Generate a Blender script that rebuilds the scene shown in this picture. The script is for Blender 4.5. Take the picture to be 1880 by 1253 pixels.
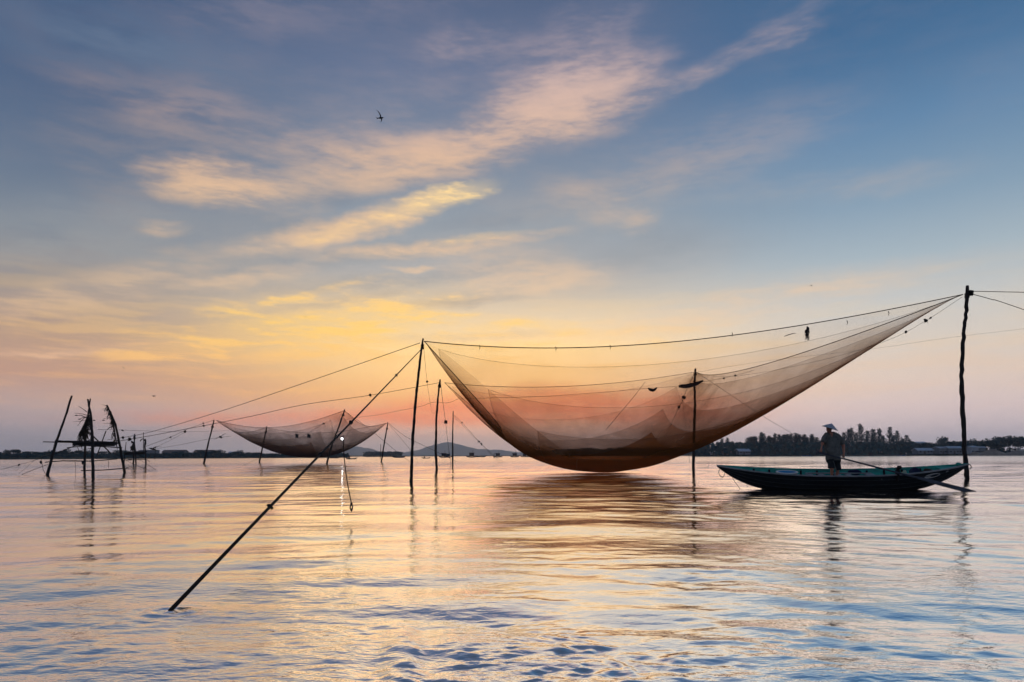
import bpy, bmesh, math, random
import numpy as np
from mathutils import Vector, Matrix

scene = bpy.context.scene
for o in list(bpy.data.objects):
    bpy.data.objects.remove(o, do_unlink=True)
COL = scene.collection
R = math.radians

# ------------------------------------------------------------------ camera
F_PX, CAM_H, ROLL = 1253.0, 1.15, R(-0.2)      # 24 mm lens, photographer low in a boat
cam_data = bpy.data.cameras.new("camera")
cam = bpy.data.objects.new("camera", cam_data)
COL.objects.link(cam)
cam.matrix_world = (Matrix.Translation((0, 0, CAM_H)) @ Matrix.Rotation(math.pi / 2, 4, 'X')
                    @ Matrix.Rotation(ROLL, 4, 'Z'))
cam_data.sensor_width = 36.0
cam_data.lens = 36.0 * F_PX / 1880.0
cam_data.shift_y = 210.3 / 1880.0
cam_data.clip_start, cam_data.clip_end = 0.1, 20000.0
scene.camera = cam

def P(px, py, d):
    """world point at depth d seen at photo pixel (px, py)"""
    a = (px - 940.0) / F_PX
    b = (836.8 - py) / F_PX
    c, s = math.cos(ROLL), math.sin(ROLL)
    return Vector(((a * c - b * s) * d, d, CAM_H + (a * s + b * c) * d))

def hz(px):
    return 836.8 + (px - 940) * math.tan(ROLL)

def W(px, py):
    """point of the water surface at photo pixel"""
    return P(px, py, F_PX * CAM_H / (py - hz(px)))

# ------------------------------------------------------------------ render settings / exposure
scene.render.engine = 'CYCLES'
scene.view_settings.view_transform = 'Standard'
scene.view_settings.look = 'None'
scene.view_settings.exposure = 0.11
scene.view_settings.gamma = 1.0
scene.view_settings.use_curve_mapping = False
cy = scene.cycles
cy.use_denoising = True
cy.max_bounces = 6
cy.transparent_max_bounces = 24
cy.volume_bounces = 1
cy.use_adaptive_sampling = True
cy.adaptive_threshold = 0.03
cy.caustics_reflective = False
cy.caustics_refractive = False
cy.sample_clamp_indirect = 8.0

def lin(c):
    return tuple(((v / 255.0) / 12.92 if v / 255.0 <= 0.04045 else ((v / 255.0 + 0.055) / 1.055) ** 2.4) for v in c)

# ------------------------------------------------------------------ node helpers
class NT:
    def __init__(self, tree):
        self.t = tree
        self.n = tree.nodes
        self.l = tree.links
    def node(self, typ, **kw):
        nd = self.n.new(typ)
        for k, v in kw.items():
            setattr(nd, k, v)
        return nd
    def put(self, sock, v):
        if isinstance(v, bpy.types.NodeSocket):
            self.l.new(v, sock)
        elif v is not None:
            sock.default_value = v
    def m(self, op, a, b=None, c=None, clamp=False):
        nd = self.node('ShaderNodeMath', operation=op, use_clamp=clamp)
        self.put(nd.inputs[0], a); self.put(nd.inputs[1], b); self.put(nd.inputs[2], c)
        return nd.outputs[0]
    def vm(self, op, a, b=None, scale=None):
        nd = self.node('ShaderNodeVectorMath', operation=op)
        self.put(nd.inputs[0], a); self.put(nd.inputs[1], b)
        if scale is not None:
            self.put(nd.inputs['Scale'], scale)
        return nd.outputs['Value'] if op in ('LENGTH', 'DOT_PRODUCT') else nd.outputs['Vector']
    def xyz(self, x, y, z=0.0):
        nd = self.node('ShaderNodeCombineXYZ')
        self.put(nd.inputs[0], x); self.put(nd.inputs[1], y); self.put(nd.inputs[2], z)
        return nd.outputs[0]
    def smooth(self, v, lo, hi, a=0.0, b=1.0):
        nd = self.node('ShaderNodeMapRange', interpolation_type='SMOOTHSTEP')
        self.put(nd.inputs[0], v)
        for i, q in enumerate((lo, hi, a, b)):
            self.put(nd.inputs[i + 1], q)
        return nd.outputs[0]
    def lmap(self, v, lo, hi, a=0.0, b=1.0):
        nd = self.node('ShaderNodeMapRange')
        self.put(nd.inputs[0], v)
        for i, q in enumerate((lo, hi, a, b)):
            self.put(nd.inputs[i + 1], q)
        return nd.outputs[0]
    def mix(self, f, a, b, blend='MIX'):
        nd = self.node('ShaderNodeMix', data_type='RGBA', blend_type=blend)
        self.put(nd.inputs[0], f); self.put(nd.inputs[6], a); self.put(nd.inputs[7], b)
        return nd.outputs[2]
    def noise(self, vec, scale, detail=3.0, rough=0.5, lac=2.0, dist=0.0, color=False, dims='2D'):
        nd = self.node('ShaderNodeTexNoise', noise_dimensions=dims)
        self.put(nd.inputs['Vector'], vec)
        nd.inputs['Scale'].default_value = scale
        nd.inputs['Detail'].default_value = detail
        nd.inputs['Roughness'].default_value = rough
        nd.inputs['Lacunarity'].default_value = lac
        nd.inputs['Distortion'].default_value = dist
        return nd.outputs['Color' if color else 'Fac']
    def mapping(self, vec, loc=(0, 0, 0), rot=0.0, scale=(1, 1, 1), typ='POINT'):
        nd = self.node('ShaderNodeMapping', vector_type=typ)
        self.put(nd.inputs['Vector'], vec)
        nd.inputs['Location'].default_value = loc
        nd.inputs['Rotation'].default_value = (0, 0, rot)
        nd.inputs['Scale'].default_value = scale
        return nd.outputs[0]
    def ramp(self, fac, stops, interp='LINEAR'):
        nd = self.node('ShaderNodeValToRGB')
        cr = nd.color_ramp
        cr.interpolation = interp
        while len(cr.elements) < len(stops):
            cr.elements.new(0.5)
        for e, (p, c) in zip(cr.elements, stops):
            e.position = p
            e.color = (*c[:3], 1.0)
        self.put(nd.inputs[0], fac)
        return nd.outputs[0]

# ------------------------------------------------------------------ world: dusk sky with cirrus
SUN_AZ, SUN_EL = math.atan((1000 - 940) / F_PX), R(2.5)
world = bpy.data.worlds.new("World")
scene.world = world
world.use_nodes = True
world.node_tree.nodes.clear()
S = NT(world.node_tree)
gen = S.node('ShaderNodeTexCoord').outputs['Generated']
dirv = S.vm('NORMALIZE', gen)
sep = S.node('ShaderNodeSeparateXYZ'); S.l.new(dirv, sep.inputs[0])
dx, dy, dz = sep.outputs
AZ = S.m('ARCTAN2', dx, dy)
EL = S.m('ABSOLUTE', S.m('ARCSINE', dz))
p2 = S.xyz(AZ, EL, 0.0)

def ang(px, py):
    v = (P(px, py, 1.0) - Vector((0, 0, CAM_H))).normalized()
    return math.atan2(v.x, v.y), math.asin(v.z)

def elramp(px, stops):
    """clear-air colour against elevation, 0..pi/2 stretched so the low sky has room"""
    out = []
    for y, c in stops:
        e = ang(px, y)[1] if y > -900 else (-y / 1000.0)
        out.append((min(1.0, math.sqrt(max(0.0, e) / (math.pi / 2))), lin(c)))
    out.sort(key=lambda q: q[0])
    return out
elp = S.m('SQRT', S.m('DIVIDE', EL, math.pi / 2))
mid = S.ramp(elp, elramp(940, [(836, (180, 172, 178)), (812, (198, 176, 172)), (790, (224, 176, 160)), (764, (242, 172, 132)),
    (735, (246, 178, 114)), (690, (252, 200, 130)), (640, (253, 214, 150)), (585, (222, 200, 168)), (500, (166, 168, 170)),
    (400, (140, 152, 164)), (270, (112, 130, 154)), (130, (96, 113, 144)), (0, (80, 98, 130)), (-1000, (66, 80, 104)), (-1500, (56, 68, 90))]))
rgt = S.ramp(elp, elramp(1700, [(833, (216, 204, 210)), (795, (224, 206, 210)), (745, (232, 209, 205)), (690, (232, 209, 194)),
    (625, (222, 208, 194)), (555, (204, 202, 198)), (460, (166, 182, 192)), (350, (132, 158, 180)), (200, (94, 132, 168)),
    (90, (70, 112, 152)), (0, (54, 100, 142)), (-900, (54, 82, 112)), (-1500, (54, 68, 90))]))
lft = S.ramp(elp, elramp(110, [(838, (158, 156, 166)), (795, (178, 166, 172)), (745, (198, 170, 164)), (685, (200, 156, 134)),
    (610, (186, 154, 132)), (525, (154, 145, 142)), (420, (126, 136, 148)), (300, (98, 116, 140)), (150, (76, 98, 130)),
    (0, (60, 88, 124)), (-900, (54, 74, 102)), (-1500, (54, 68, 90))]))
bck = S.ramp(elp, [(0.0, lin((132, 134, 150))), (0.25, lin((130, 136, 158))), (0.45, lin((106, 122, 152))), (0.75, lin((64, 88, 124))), (1.0, lin((55, 68, 90)))])
wr = S.smooth(AZ, 0.02, 0.50)
wl = S.smooth(AZ, -0.14, -0.60)
base = S.mix(wl, S.mix(wr, mid, rgt), lft)
base = S.mix(S.smooth(S.m('ABSOLUTE', AZ), 0.75, 1.9), base, bck)

nish = S.node('ShaderNodeTexSky', sky_type='NISHITA')
nish.sun_disc = False
nish.sun_elevation = SUN_EL
nish.sun_rotation = SUN_AZ
nish.air_density, nish.dust_density, nish.ozone_density = 1.0, 2.0, 1.5
base = S.mix(0.06, base, S.vm('SCALE', nish.outputs[0], scale=0.12))

# wisps: noise-warped position, fibre textures that follow the wind
wn = S.noise(p2, 5.0, 3.0, 0.55, color=True)
warp = S.vm('MULTIPLY', S.vm('SUBTRACT', wn, (0.5, 0.5, 0.5)), (0.042, 0.022, 0.0))
wn2 = S.noise(p2, 22.0, 2.0, 0.6, color=True)
warp2 = S.vm('MULTIPLY', S.vm('SUBTRACT', wn2, (0.5, 0.5, 0.5)), (0.026, 0.013, 0.0))
pw = S.vm('ADD', p2, S.vm('ADD', warp, warp2))
pf = S.vm('ADD', p2, S.vm('SCALE', warp, scale=0.6))
fib_r = S.noise(S.mapping(pf, rot=R(-30), scale=(1.0, 5.0, 1)), 6.0, 5.0, 0.62)
fib_l = S.noise(S.mapping(pf, rot=R(22), scale=(1.0, 6.0, 1)), 7.0, 4.0, 0.6)
fib_h = S.noise(S.mapping(pf, rot=R(-6), scale=(1.0, 9.0, 1)), 6.5, 4.0, 0.60)
fib_f = S.noise(S.mapping(pf, rot=R(-42), scale=(1.0, 4.0, 1)), 24.0, 4.0, 0.66)
hi = S.smooth(EL, 0.13, 0.30)
lf = S.smooth(AZ, -0.12, -0.45)
fib_hi = fib_r
fmix = S.node('ShaderNodeMix'); S.put(fmix.inputs[0], lf); S.put(fmix.inputs[2], fib_hi); S.put(fmix.inputs[3], fib_l)
fmix2 = S.node('ShaderNodeMix'); S.put(fmix2.inputs[0], hi); S.put(fmix2.inputs[2], fib_h); S.put(fmix2.inputs[3], fmix.outputs[0])
fibre = S.m('ADD', S.m('MULTIPLY', fmix2.outputs[0], 0.70), S.m('MULTIPLY', fib_f, 0.30))

sepw = S.node('ShaderNodeSeparateXYZ'); S.l.new(pw, sepw.inputs[0])
X3 = S.xyz(sepw.outputs[0], sepw.outputs[0], sepw.outputs[0])
Y3 = S.xyz(sepw.outputs[1], sepw.outputs[1], sepw.outputs[1])
def vma(a, b, c):
    nd = S.node('ShaderNodeVectorMath', operation='MULTIPLY_ADD')
    S.put(nd.inputs[0], a); S.put(nd.inputs[1], b); S.put(nd.inputs[2], c)
    return nd.outputs['Vector']
def cloud_sum(blobs):
    """soft-edged cloud patches, three to a vector"""
    acc = None
    rows = []
    for (x, y, w, h, a, st) in blobs:
        c = ang(x, y)
        ux, uy = math.cos(R(a)), math.sin(R(a))
        e0, e1 = ang(x - w * ux, y + w * uy), ang(x + w * ux, y - w * uy)
        n0, n1 = ang(x + h * uy, y + h * ux), ang(x - h * uy, y - h * ux)
        da, de = e1[0] - e0[0], e1[1] - e0[1]
        ln = math.hypot(da, de)
        ca, sa = da / ln, de / ln
        w2, h2 = ln / 2 * 1.75, abs(-(n1[0] - n0[0]) * sa + (n1[1] - n0[1]) * ca) / 2 * 1.75
        rows.append((ca / w2, sa / w2, -(c[0] * ca + c[1] * sa) / w2, -sa / h2, ca / h2, (c[0] * sa - c[1] * ca) / h2, st))
    while len(rows) % 3:
        rows.append((0, 0, 5, 0, 0, 5, 0))
    for i in range(0, len(rows), 3):
        q = list(zip(*rows[i:i + 3]))
        u = vma(X3, q[0], vma(Y3, q[1], q[2]))
        v = vma(X3, q[3], vma(Y3, q[4], q[5]))
        d2 = vma(u, u, S.vm('MULTIPLY', v, v))
        g = S.vm('MAXIMUM', S.vm('SUBTRACT', (1, 1, 1), d2), (0, 0, 0))
        s3 = S.vm('DOT_PRODUCT', S.vm('MULTIPLY', g, g), q[6])
        acc = s3 if acc is None else S.m('ADD', acc, s3)
    return acc
# cloud patches: photo pixel of the centre, half length, half height, tilt, weight
PEACH = [(740, 230, 420, 120, 10, .13), (330, 560, 380, 70, 4, .16), (1040, 178, 140, 48, 20, 1.25), (960, 235, 170, 44, 20, .6), (1120, 215, 110, 26, 24, .5), (1310, 118, 170, 17, 27, .40), (1440, 72, 60, 14, 25, .3),
         (800, 285, 210, 36, 12, 1.2), (680, 300, 130, 36, 8, .5), (1030, 100, 170, 52, 42, .42), (870, 78, 80, 30, 5, .34), (380, 332, 95, 34, -6, 1.9),
         (470, 352, 110, 34, -14, .9), (600, 430, 120, 22, 12, 1.6), (710, 400, 110, 22, 18, 1.5), (800, 455, 170, 11, 6, 1.1), (700, 468, 90, 9, 8, .6),
         (250, 185, 160, 32, -20, .16), (420, 205, 130, 30, -18, .12), (590, 262, 150, 34, 6, .34), (250, 508, 190, 26, 12, .5),
         (440, 517, 110, 14, 8, .8), (940, 500, 120, 40, -10, .6), (980, 520, 130, 22, 8, .5), (1180, 405, 34, 20, 20, .5), (1080, 370, 80, 30, -20, .3),
         (1380, 565, 220, 24, 8, .6), (1560, 520, 200, 22, 6, .3), (750, 493, 34, 5, 2, 1.1), (295, 421, 40, 16, 0, .6),
         (1320, 270, 220, 50, 15, .20), (1560, 340, 180, 24, 6, .2), (80, 560, 160, 22, 4, .35), (180, 640, 220, 11, 3, .4), (80, 650, 80, 5, 2, .9),
         (1100, 610, 260, 16, 4, .4), (600, 20, 300, 40, 5, .14), (1140, 360, 200, 40, 10, .16)]
GOLD = [(806, 366, 80, 17, 14, 3.6), (690, 408, 100, 14, 16, .9), (570, 596, 230, 40, 8, 2.0), (640, 580, 170, 12, 6, 1.8), (530, 654, 80, 10, 5, 4.5),
        (650, 612, 120, 8, 6, 2.6), (760, 586, 90, 6, 5, 1.8), (330, 644, 120, 14, 4, 1.6), (920, 597, 60, 6, 3, 1.8), (550, 716, 110, 5, 3, 1.0),
        (560, 547, 110, 6, 14, 1.0), (900, 640, 240, 34, 2, .8), (420, 655, 100, 8, 3, .9), (880, 437, 70, 6, 7, 1.0), (980, 700, 180, 24, 2, .5), (430, 690, 90, 5, 2, .8)]
SLATE = [(620, 348, 90, 26, 4, 1.1), (770, 318, 110, 11, 12, .8), (150, 420, 200, 60, 6, .7), (430, 412, 200, 26, -4, .9), (560, 478, 220, 20, 5, .8), (330, 480, 160, 18, 5, .5),
         (1150, 470, 220, 50, 10, .45), (250, 90, 260, 60, -12, .5), (860, 620, 160, 8, 3, .4), (640, 556, 120, 8, 8, .6), (880, 545, 90, 12, 4, .5), (900, 405, 90, 14, 8, .5), (300, 590, 160, 10, 4, .5), (700, 520, 200, 14, 6, .7), (250, 450, 260, 22, 4, .6), (820, 560, 120, 8, 4, .6)]
EMBER = [(1010, 752, 230, 24, 1, 2.8), (1000, 722, 150, 14, 1, .8), (760, 762, 260, 16, 1, .7), (480, 770, 260, 12, 1, .5), (1240, 770, 120, 10, 1, .5)]
mP = cloud_sum(PEACH)
mG = cloud_sum(GOLD)
mS = cloud_sum(SLATE)
mE = cloud_sum(EMBER)
veil = S.m('MULTIPLY', S.smooth(S.noise(pw, 3.2, 3.0, 0.55), 0.48, 0.76), 0.10)          # thin cirrus over the whole dome
veil = S.m('MULTIPLY', veil, S.smooth(AZ, 0.62, 0.16, 0.35, 1.0))
contrast = S.smooth(fibre, 0.34, 0.70)
def soft(x):
    return S.m('SUBTRACT', 1.0, S.m('EXPONENT', S.m('MULTIPLY', x, -1.0)))
dens_p = soft(S.m('MULTIPLY', S.m('ADD', mP, veil), S.m('MULTIPLY_ADD', contrast, 1.05, 0.20)))
crisp = S.smooth(fibre, 0.42, 0.66)
dens_g = soft(S.m('MULTIPLY', mG, S.m('MULTIPLY_ADD', S.m('MULTIPLY', crisp, crisp), 1.7, 0.22)))
streak = S.smooth(fib_h, 0.42, 0.68)
lowband = S.m('MULTIPLY', S.smooth(EL, 0.02, 0.12), S.smooth(EL, 0.27, 0.12))
dens_l = S.m('MULTIPLY', S.m('MULTIPLY', streak, lowband), 0.34)
dens_l = S.m('MULTIPLY', dens_l, S.smooth(AZ, 0.60, 0.10, 0.35, 1.0))
dens_s = S.m('MULTIPLY', mS, S.m('MULTIPLY_ADD', S.m('SUBTRACT', 1.0, contrast), 1.0, 0.30), clamp=True)
peach = S.ramp(elp, [(0.0, lin((196, 166, 160))), (0.24, lin((236, 186, 150))), (0.36, lin((240, 202, 160))), (0.45, lin((238, 196, 152))), (0.51, lin((238, 194, 156))), (0.57, lin((228, 192, 176))), (0.63, lin((170, 158, 176))), (0.85, lin((104, 112, 142)))])
gold = S.ramp(elp, [(0.0, lin((240, 160, 110))), (0.28, lin((253, 196, 122))), (0.34, lin((255, 207, 112))), (0.40, lin((255, 208, 130))), (0.46, lin((252, 214, 150))), (0.51, lin((255, 222, 158))), (0.7, lin((240, 205, 170)))])
slate = S.ramp(elp, [(0.0, lin((150, 140, 150))), (0.30, lin((196, 168, 142))), (0.40, lin((150, 152, 154))), (0.50, lin((118, 132, 150))), (0.65, lin((92, 110, 142))), (0.9, lin((58, 80, 118)))])
skyc = S.mix(S.m('MULTIPLY', dens_s, 0.8), base, slate)
skyc = S.mix(dens_l, skyc, gold)
skyc = S.mix(S.m('MULTIPLY', soft(S.m('MULTIPLY', mE, S.m('MULTIPLY_ADD', contrast, 0.9, 0.35))), 0.85), skyc, (*lin((248, 130, 80)), 1.0))
skyc = S.mix(S.m('MULTIPLY', dens_p, 0.86), skyc, peach)
skyc = S.mix(S.m('MULTIPLY', dens_g, 0.92), skyc, gold)
# the sky brightens smoothly toward the hidden sun
ga = S.m('DIVIDE', S.m('SUBTRACT', AZ, SUN_AZ - 0.06), 0.40)
ge = S.m('DIVIDE', S.m('SUBTRACT', EL, 0.12), 0.15)
glow = S.m('EXPONENT', S.m('MULTIPLY', S.m('MULTIPLY_ADD', ga, ga, S.m('MULTIPLY', ge, ge)), -1.0))
skyc = S.vm('SCALE', skyc, scale=S.m('MULTIPLY_ADD', glow, 0.13, 1.0))
bgn = S.node('ShaderNodeBackground'); S.l.new(skyc, bgn.inputs[0]); bgn.inputs[1].default_value = 1.0
wo = S.node('ShaderNodeOutputWorld'); S.l.new(bgn.outputs[0], wo.inputs[0])
world.cycles.sampling_method = 'MANUAL'
world.cycles.sample_map_resolution = 512

sun_data = bpy.data.lights.new("sun", 'SUN')
sun_data.energy, sun_data.angle, sun_data.color = 0.11, R(44), (1.0, 0.78, 0.52)
sun = bpy.data.objects.new("sun", sun_data)
COL.objects.link(sun)
sd = Vector((math.sin(SUN_AZ) * math.cos(SUN_EL), math.cos(SUN_AZ) * math.cos(SUN_EL), math.sin(SUN_EL)))
sun.rotation_euler = sd.to_track_quat('Z', 'Y').to_euler()

# ------------------------------------------------------------------ object helpers
def tag(o, label=None, cat=None, group=None, kind=None):
    if label: o['label'] = label
    if cat: o['category'] = cat
    if group: o['group'] = group
    if kind: o['kind'] = kind
    return o

def mesh_obj(name, verts, faces, mat, parent=None, smooth=False, edges=()):
    me = bpy.data.meshes.new(name)
    me.from_pydata([tuple(v) for v in verts], list(edges), faces)
    if smooth:
        me.polygons.foreach_set('use_smooth', [True] * len(me.polygons))
    if mat is not None:
        me.materials.append(mat)
    o = bpy.data.objects.new(name, me)
    COL.objects.link(o)
    if parent is not None:
        o.parent = parent
    return o

def empty(name, loc=(0, 0, 0), parent=None):
    o = bpy.data.objects.new(name, None)
    o.location = loc
    o.empty_display_size = 0.1
    COL.objects.link(o)
    if parent is not None:
        o.parent = parent
    return o

def copy_tree(o, parent=None):
    c = o.copy()
    COL.objects.link(c)
    if parent is not None:
        c.parent = parent
    for ch in list(o.children):
        copy_tree(ch, c)
    return c

class MB:
    """collects shapes for one mesh"""
    def __init__(self):
        self.v, self.f = [], []
    def add(self, verts, faces):
        n = len(self.v)
        self.v += [Vector(q) for q in verts]
        self.f += [tuple(i + n for i in q) for q in faces]
        return self
    def box(self, c, s, rot=None):
        x, y, z = (q / 2 for q in s)
        vs = [Vector((sx * x, sy * y, sz * z)) for sz in (-1, 1) for sy in (-1, 1) for sx in (-1, 1)]
        if rot is not None:
            vs = [rot @ q for q in vs]
        return self.add([q + Vector(c) for q in vs], [(0, 2, 3, 1), (4, 5, 7, 6), (0, 1, 5, 4), (2, 6, 7, 3), (0, 4, 6, 2), (1, 3, 7, 5)])
    def tube(self, pts, rad, n=6, caps=True):
        pts = [Vector(q) for q in pts]
        rad = rad if isinstance(rad, (list, tuple)) else [rad] * len(pts)
        vs, fs = [], []
        ref = Vector((0.13, 0.31, 0.94))
        for i, q in enumerate(pts):
            t = (pts[min(i + 1, len(pts) - 1)] - pts[max(i - 1, 0)])
            t = t.normalized() if t.length > 1e-9 else Vector((0, 0, 1))
            if abs(t.dot(ref)) > 0.97:
                ref = Vector((0.9, 0.3, 0.1))
            a = t.cross(ref).normalized(); b = t.cross(a)
            for k in range(n):
                th = 2 * math.pi * k / n
                vs.append(q + (a * math.cos(th) + b * math.sin(th)) * rad[i])
        for i in range(len(pts) - 1):
            for k in range(n):
                k2 = (k + 1) % n
                fs.append((i * n + k, i * n + k2, (i + 1) * n + k2, (i + 1) * n + k))
        if caps:
            fs.append(tuple(range(n - 1, -1, -1)))
            fs.append(tuple((len(pts) - 1) * n + k for k in range(n)))
        return self.add(vs, fs)
    def blob(self, c, s, seed=0, n=8, m=6, jit=0.15, rot=None):
        rnd = random.Random(seed)
        vs = [Vector((0, 0, -1))]
        for j in range(1, m):
            ph = -math.pi / 2 + math.pi * j / m
            for k in range(n):
                th = 2 * math.pi * k / n
                r = 1 + rnd.uniform(-jit, jit)
                vs.append(Vector((math.cos(ph) * math.cos(th) * r, math.cos(ph) * math.sin(th) * r, math.sin(ph) * r)))
        vs.append(Vector((0, 0, 1)))
        fs = [(0, 1 + (k + 1) % n, 1 + k) for k in range(n)]
        for j in range(m - 2):
            for k in range(n):
                a = 1 + j * n
                fs.append((a + k, a + (k + 1) % n, a + n + (k + 1) % n, a + n + k))
        a = 1 + (m - 2) * n
        fs += [(a + k, a + (k + 1) % n, len(vs) - 1) for k in range(n)]
        out = [Vector((q.x * s[0], q.y * s[1], q.z * s[2])) for q in vs]
        if rot is not None:
            out = [rot @ q for q in out]
        return self.add([q + Vector(c) for q in out], fs)
    def build(self, name, mat, parent=None, smooth=False, origin=None):
        v = self.v
        if origin is not None:
            v = [q - Vector(origin) for q in v]
        o = mesh_obj(name, v, self.f, mat, parent, smooth)
        if origin is not None and parent is None:
            o.location = origin
        return o

# ------------------------------------------------------------------ materials
def mat(name, col, rough=0.75, var=0.35, scale=6.0, bump=0.3, stretch=(1, 1, 1), spec=0.3, col2=None):
    m = bpy.data.materials.new(name)
    m.use_nodes = True
    T = NT(m.node_tree)
    b = T.n['Principled BSDF']
    oc = T.node('ShaderNodeTexCoord').outputs['Object']
    v = T.mapping(oc, scale=stretch)
    n = T.noise(v, scale, 5.0, 0.6, dims='3D')
    c2 = col2 or tuple(min(1, q * (1 + 1.6 * var)) for q in col)
    c1 = tuple(q * (1 - var) for q in col)
    T.l.new(T.ramp(n, [(0.3, c1), (0.7, c2)]), b.inputs['Base Color'])
    T.l.new(T.lmap(n, 0.3, 0.7, max(0, rough - 0.1), min(1, rough + 0.1)), b.inputs['Roughness'])
    b.inputs['Specular IOR Level'].default_value = spec
    if bump:
        bp = T.node('ShaderNodeBump')
        bp.inputs['Strength'].default_value = bump
        bp.inputs['Distance'].default_value = 0.02
        T.l.new(T.noise(v, scale * 4, 4.0, 0.6, dims='3D'), bp.inputs['Height'])
        T.l.new(bp.outputs[0], b.inputs['Normal'])
    return m

M = {}
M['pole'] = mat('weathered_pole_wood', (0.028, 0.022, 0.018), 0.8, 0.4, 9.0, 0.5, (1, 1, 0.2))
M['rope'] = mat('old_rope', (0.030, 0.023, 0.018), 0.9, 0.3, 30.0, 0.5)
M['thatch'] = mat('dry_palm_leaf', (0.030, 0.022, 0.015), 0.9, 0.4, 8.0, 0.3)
M['black'] = mat('black_plastic', (0.012, 0.012, 0.014), 0.6, 0.3, 8.0, 0.2)

def water_material():
    m = bpy.data.materials.new('river_water')
    m.use_nodes = True
    T = NT(m.node_tree)
    T.n.remove(T.n['Principled BSDF'])
    oc = T.node('ShaderNodeTexCoord').outputs['Object']
    n1 = T.noise(T.mapping(oc, rot=R(12), scale=(0.55, 1.3, 1)), 3.2, 3.0, 0.55)
    n2 = T.noise(T.mapping(oc, rot=R(-18), scale=(0.7, 1.4, 1)), 11.0, 3.0, 0.55)
    patch = T.smooth(T.noise(oc, 0.16, 3.0, 0.5), 0.36, 0.66, 0.35, 1.0)
    n0 = T.noise(T.mapping(oc, rot=R(6), scale=(0.45, 1.2, 1)), 0.55, 3.0, 0.55)
    hgt = T.m('ADD', T.m('ADD', T.m('MULTIPLY', n0, 0.9), T.m('MULTIPLY', n1, 0.34)), T.m('MULTIPLY', n2, 0.15))
    bp = T.node('ShaderNodeBump')
    bp.inputs['Distance'].default_value = 0.055
    wash = T.m('MULTIPLY_ADD', T.m('EXPONENT', T.m('DIVIDE', T.vm('LENGTH', oc), -8.0)), 0.95, 0.32)      # livelier where the near boat stirred it
    T.put(bp.inputs['Strength'], T.m('MULTIPLY', patch, wash))
    T.l.new(hgt, bp.inputs['Height'])
    nrm = bp.outputs[0]
    fr = T.node('ShaderNodeFresnel'); fr.inputs['IOR'].default_value = 2.9
    T.l.new(nrm, fr.inputs['Normal'])
    gl = T.node('ShaderNodeBsdfGlossy', distribution='MULTI_GGX')
    ruffled = T.smooth(T.vm('LENGTH', oc), 25.0, 190.0, 0.025, 0.17)          # breeze ruffles the open river, lee water is smoother
    T.l.new(ruffled, gl.inputs['Roughness'])
    T.l.new(nrm, gl.inputs['Normal'])
    gl.inputs['Color'].default_value = (0.97, 0.97, 0.97, 1)
    df = T.node('ShaderNodeBsdfDiffuse')
    df.inputs['Color'].default_value = (0.080, 0.074, 0.060, 1)
    mx = T.node('ShaderNodeMixShader')
    T.l.new(fr.outputs[0], mx.inputs[0]); T.l.new(df.outputs[0], mx.inputs[1]); T.l.new(gl.outputs[0], mx.inputs[2])
    T.l.new(mx.outputs[0], T.n['Material Output'].inputs['Surface'])
    return m
M['water'] = water_material()

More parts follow.
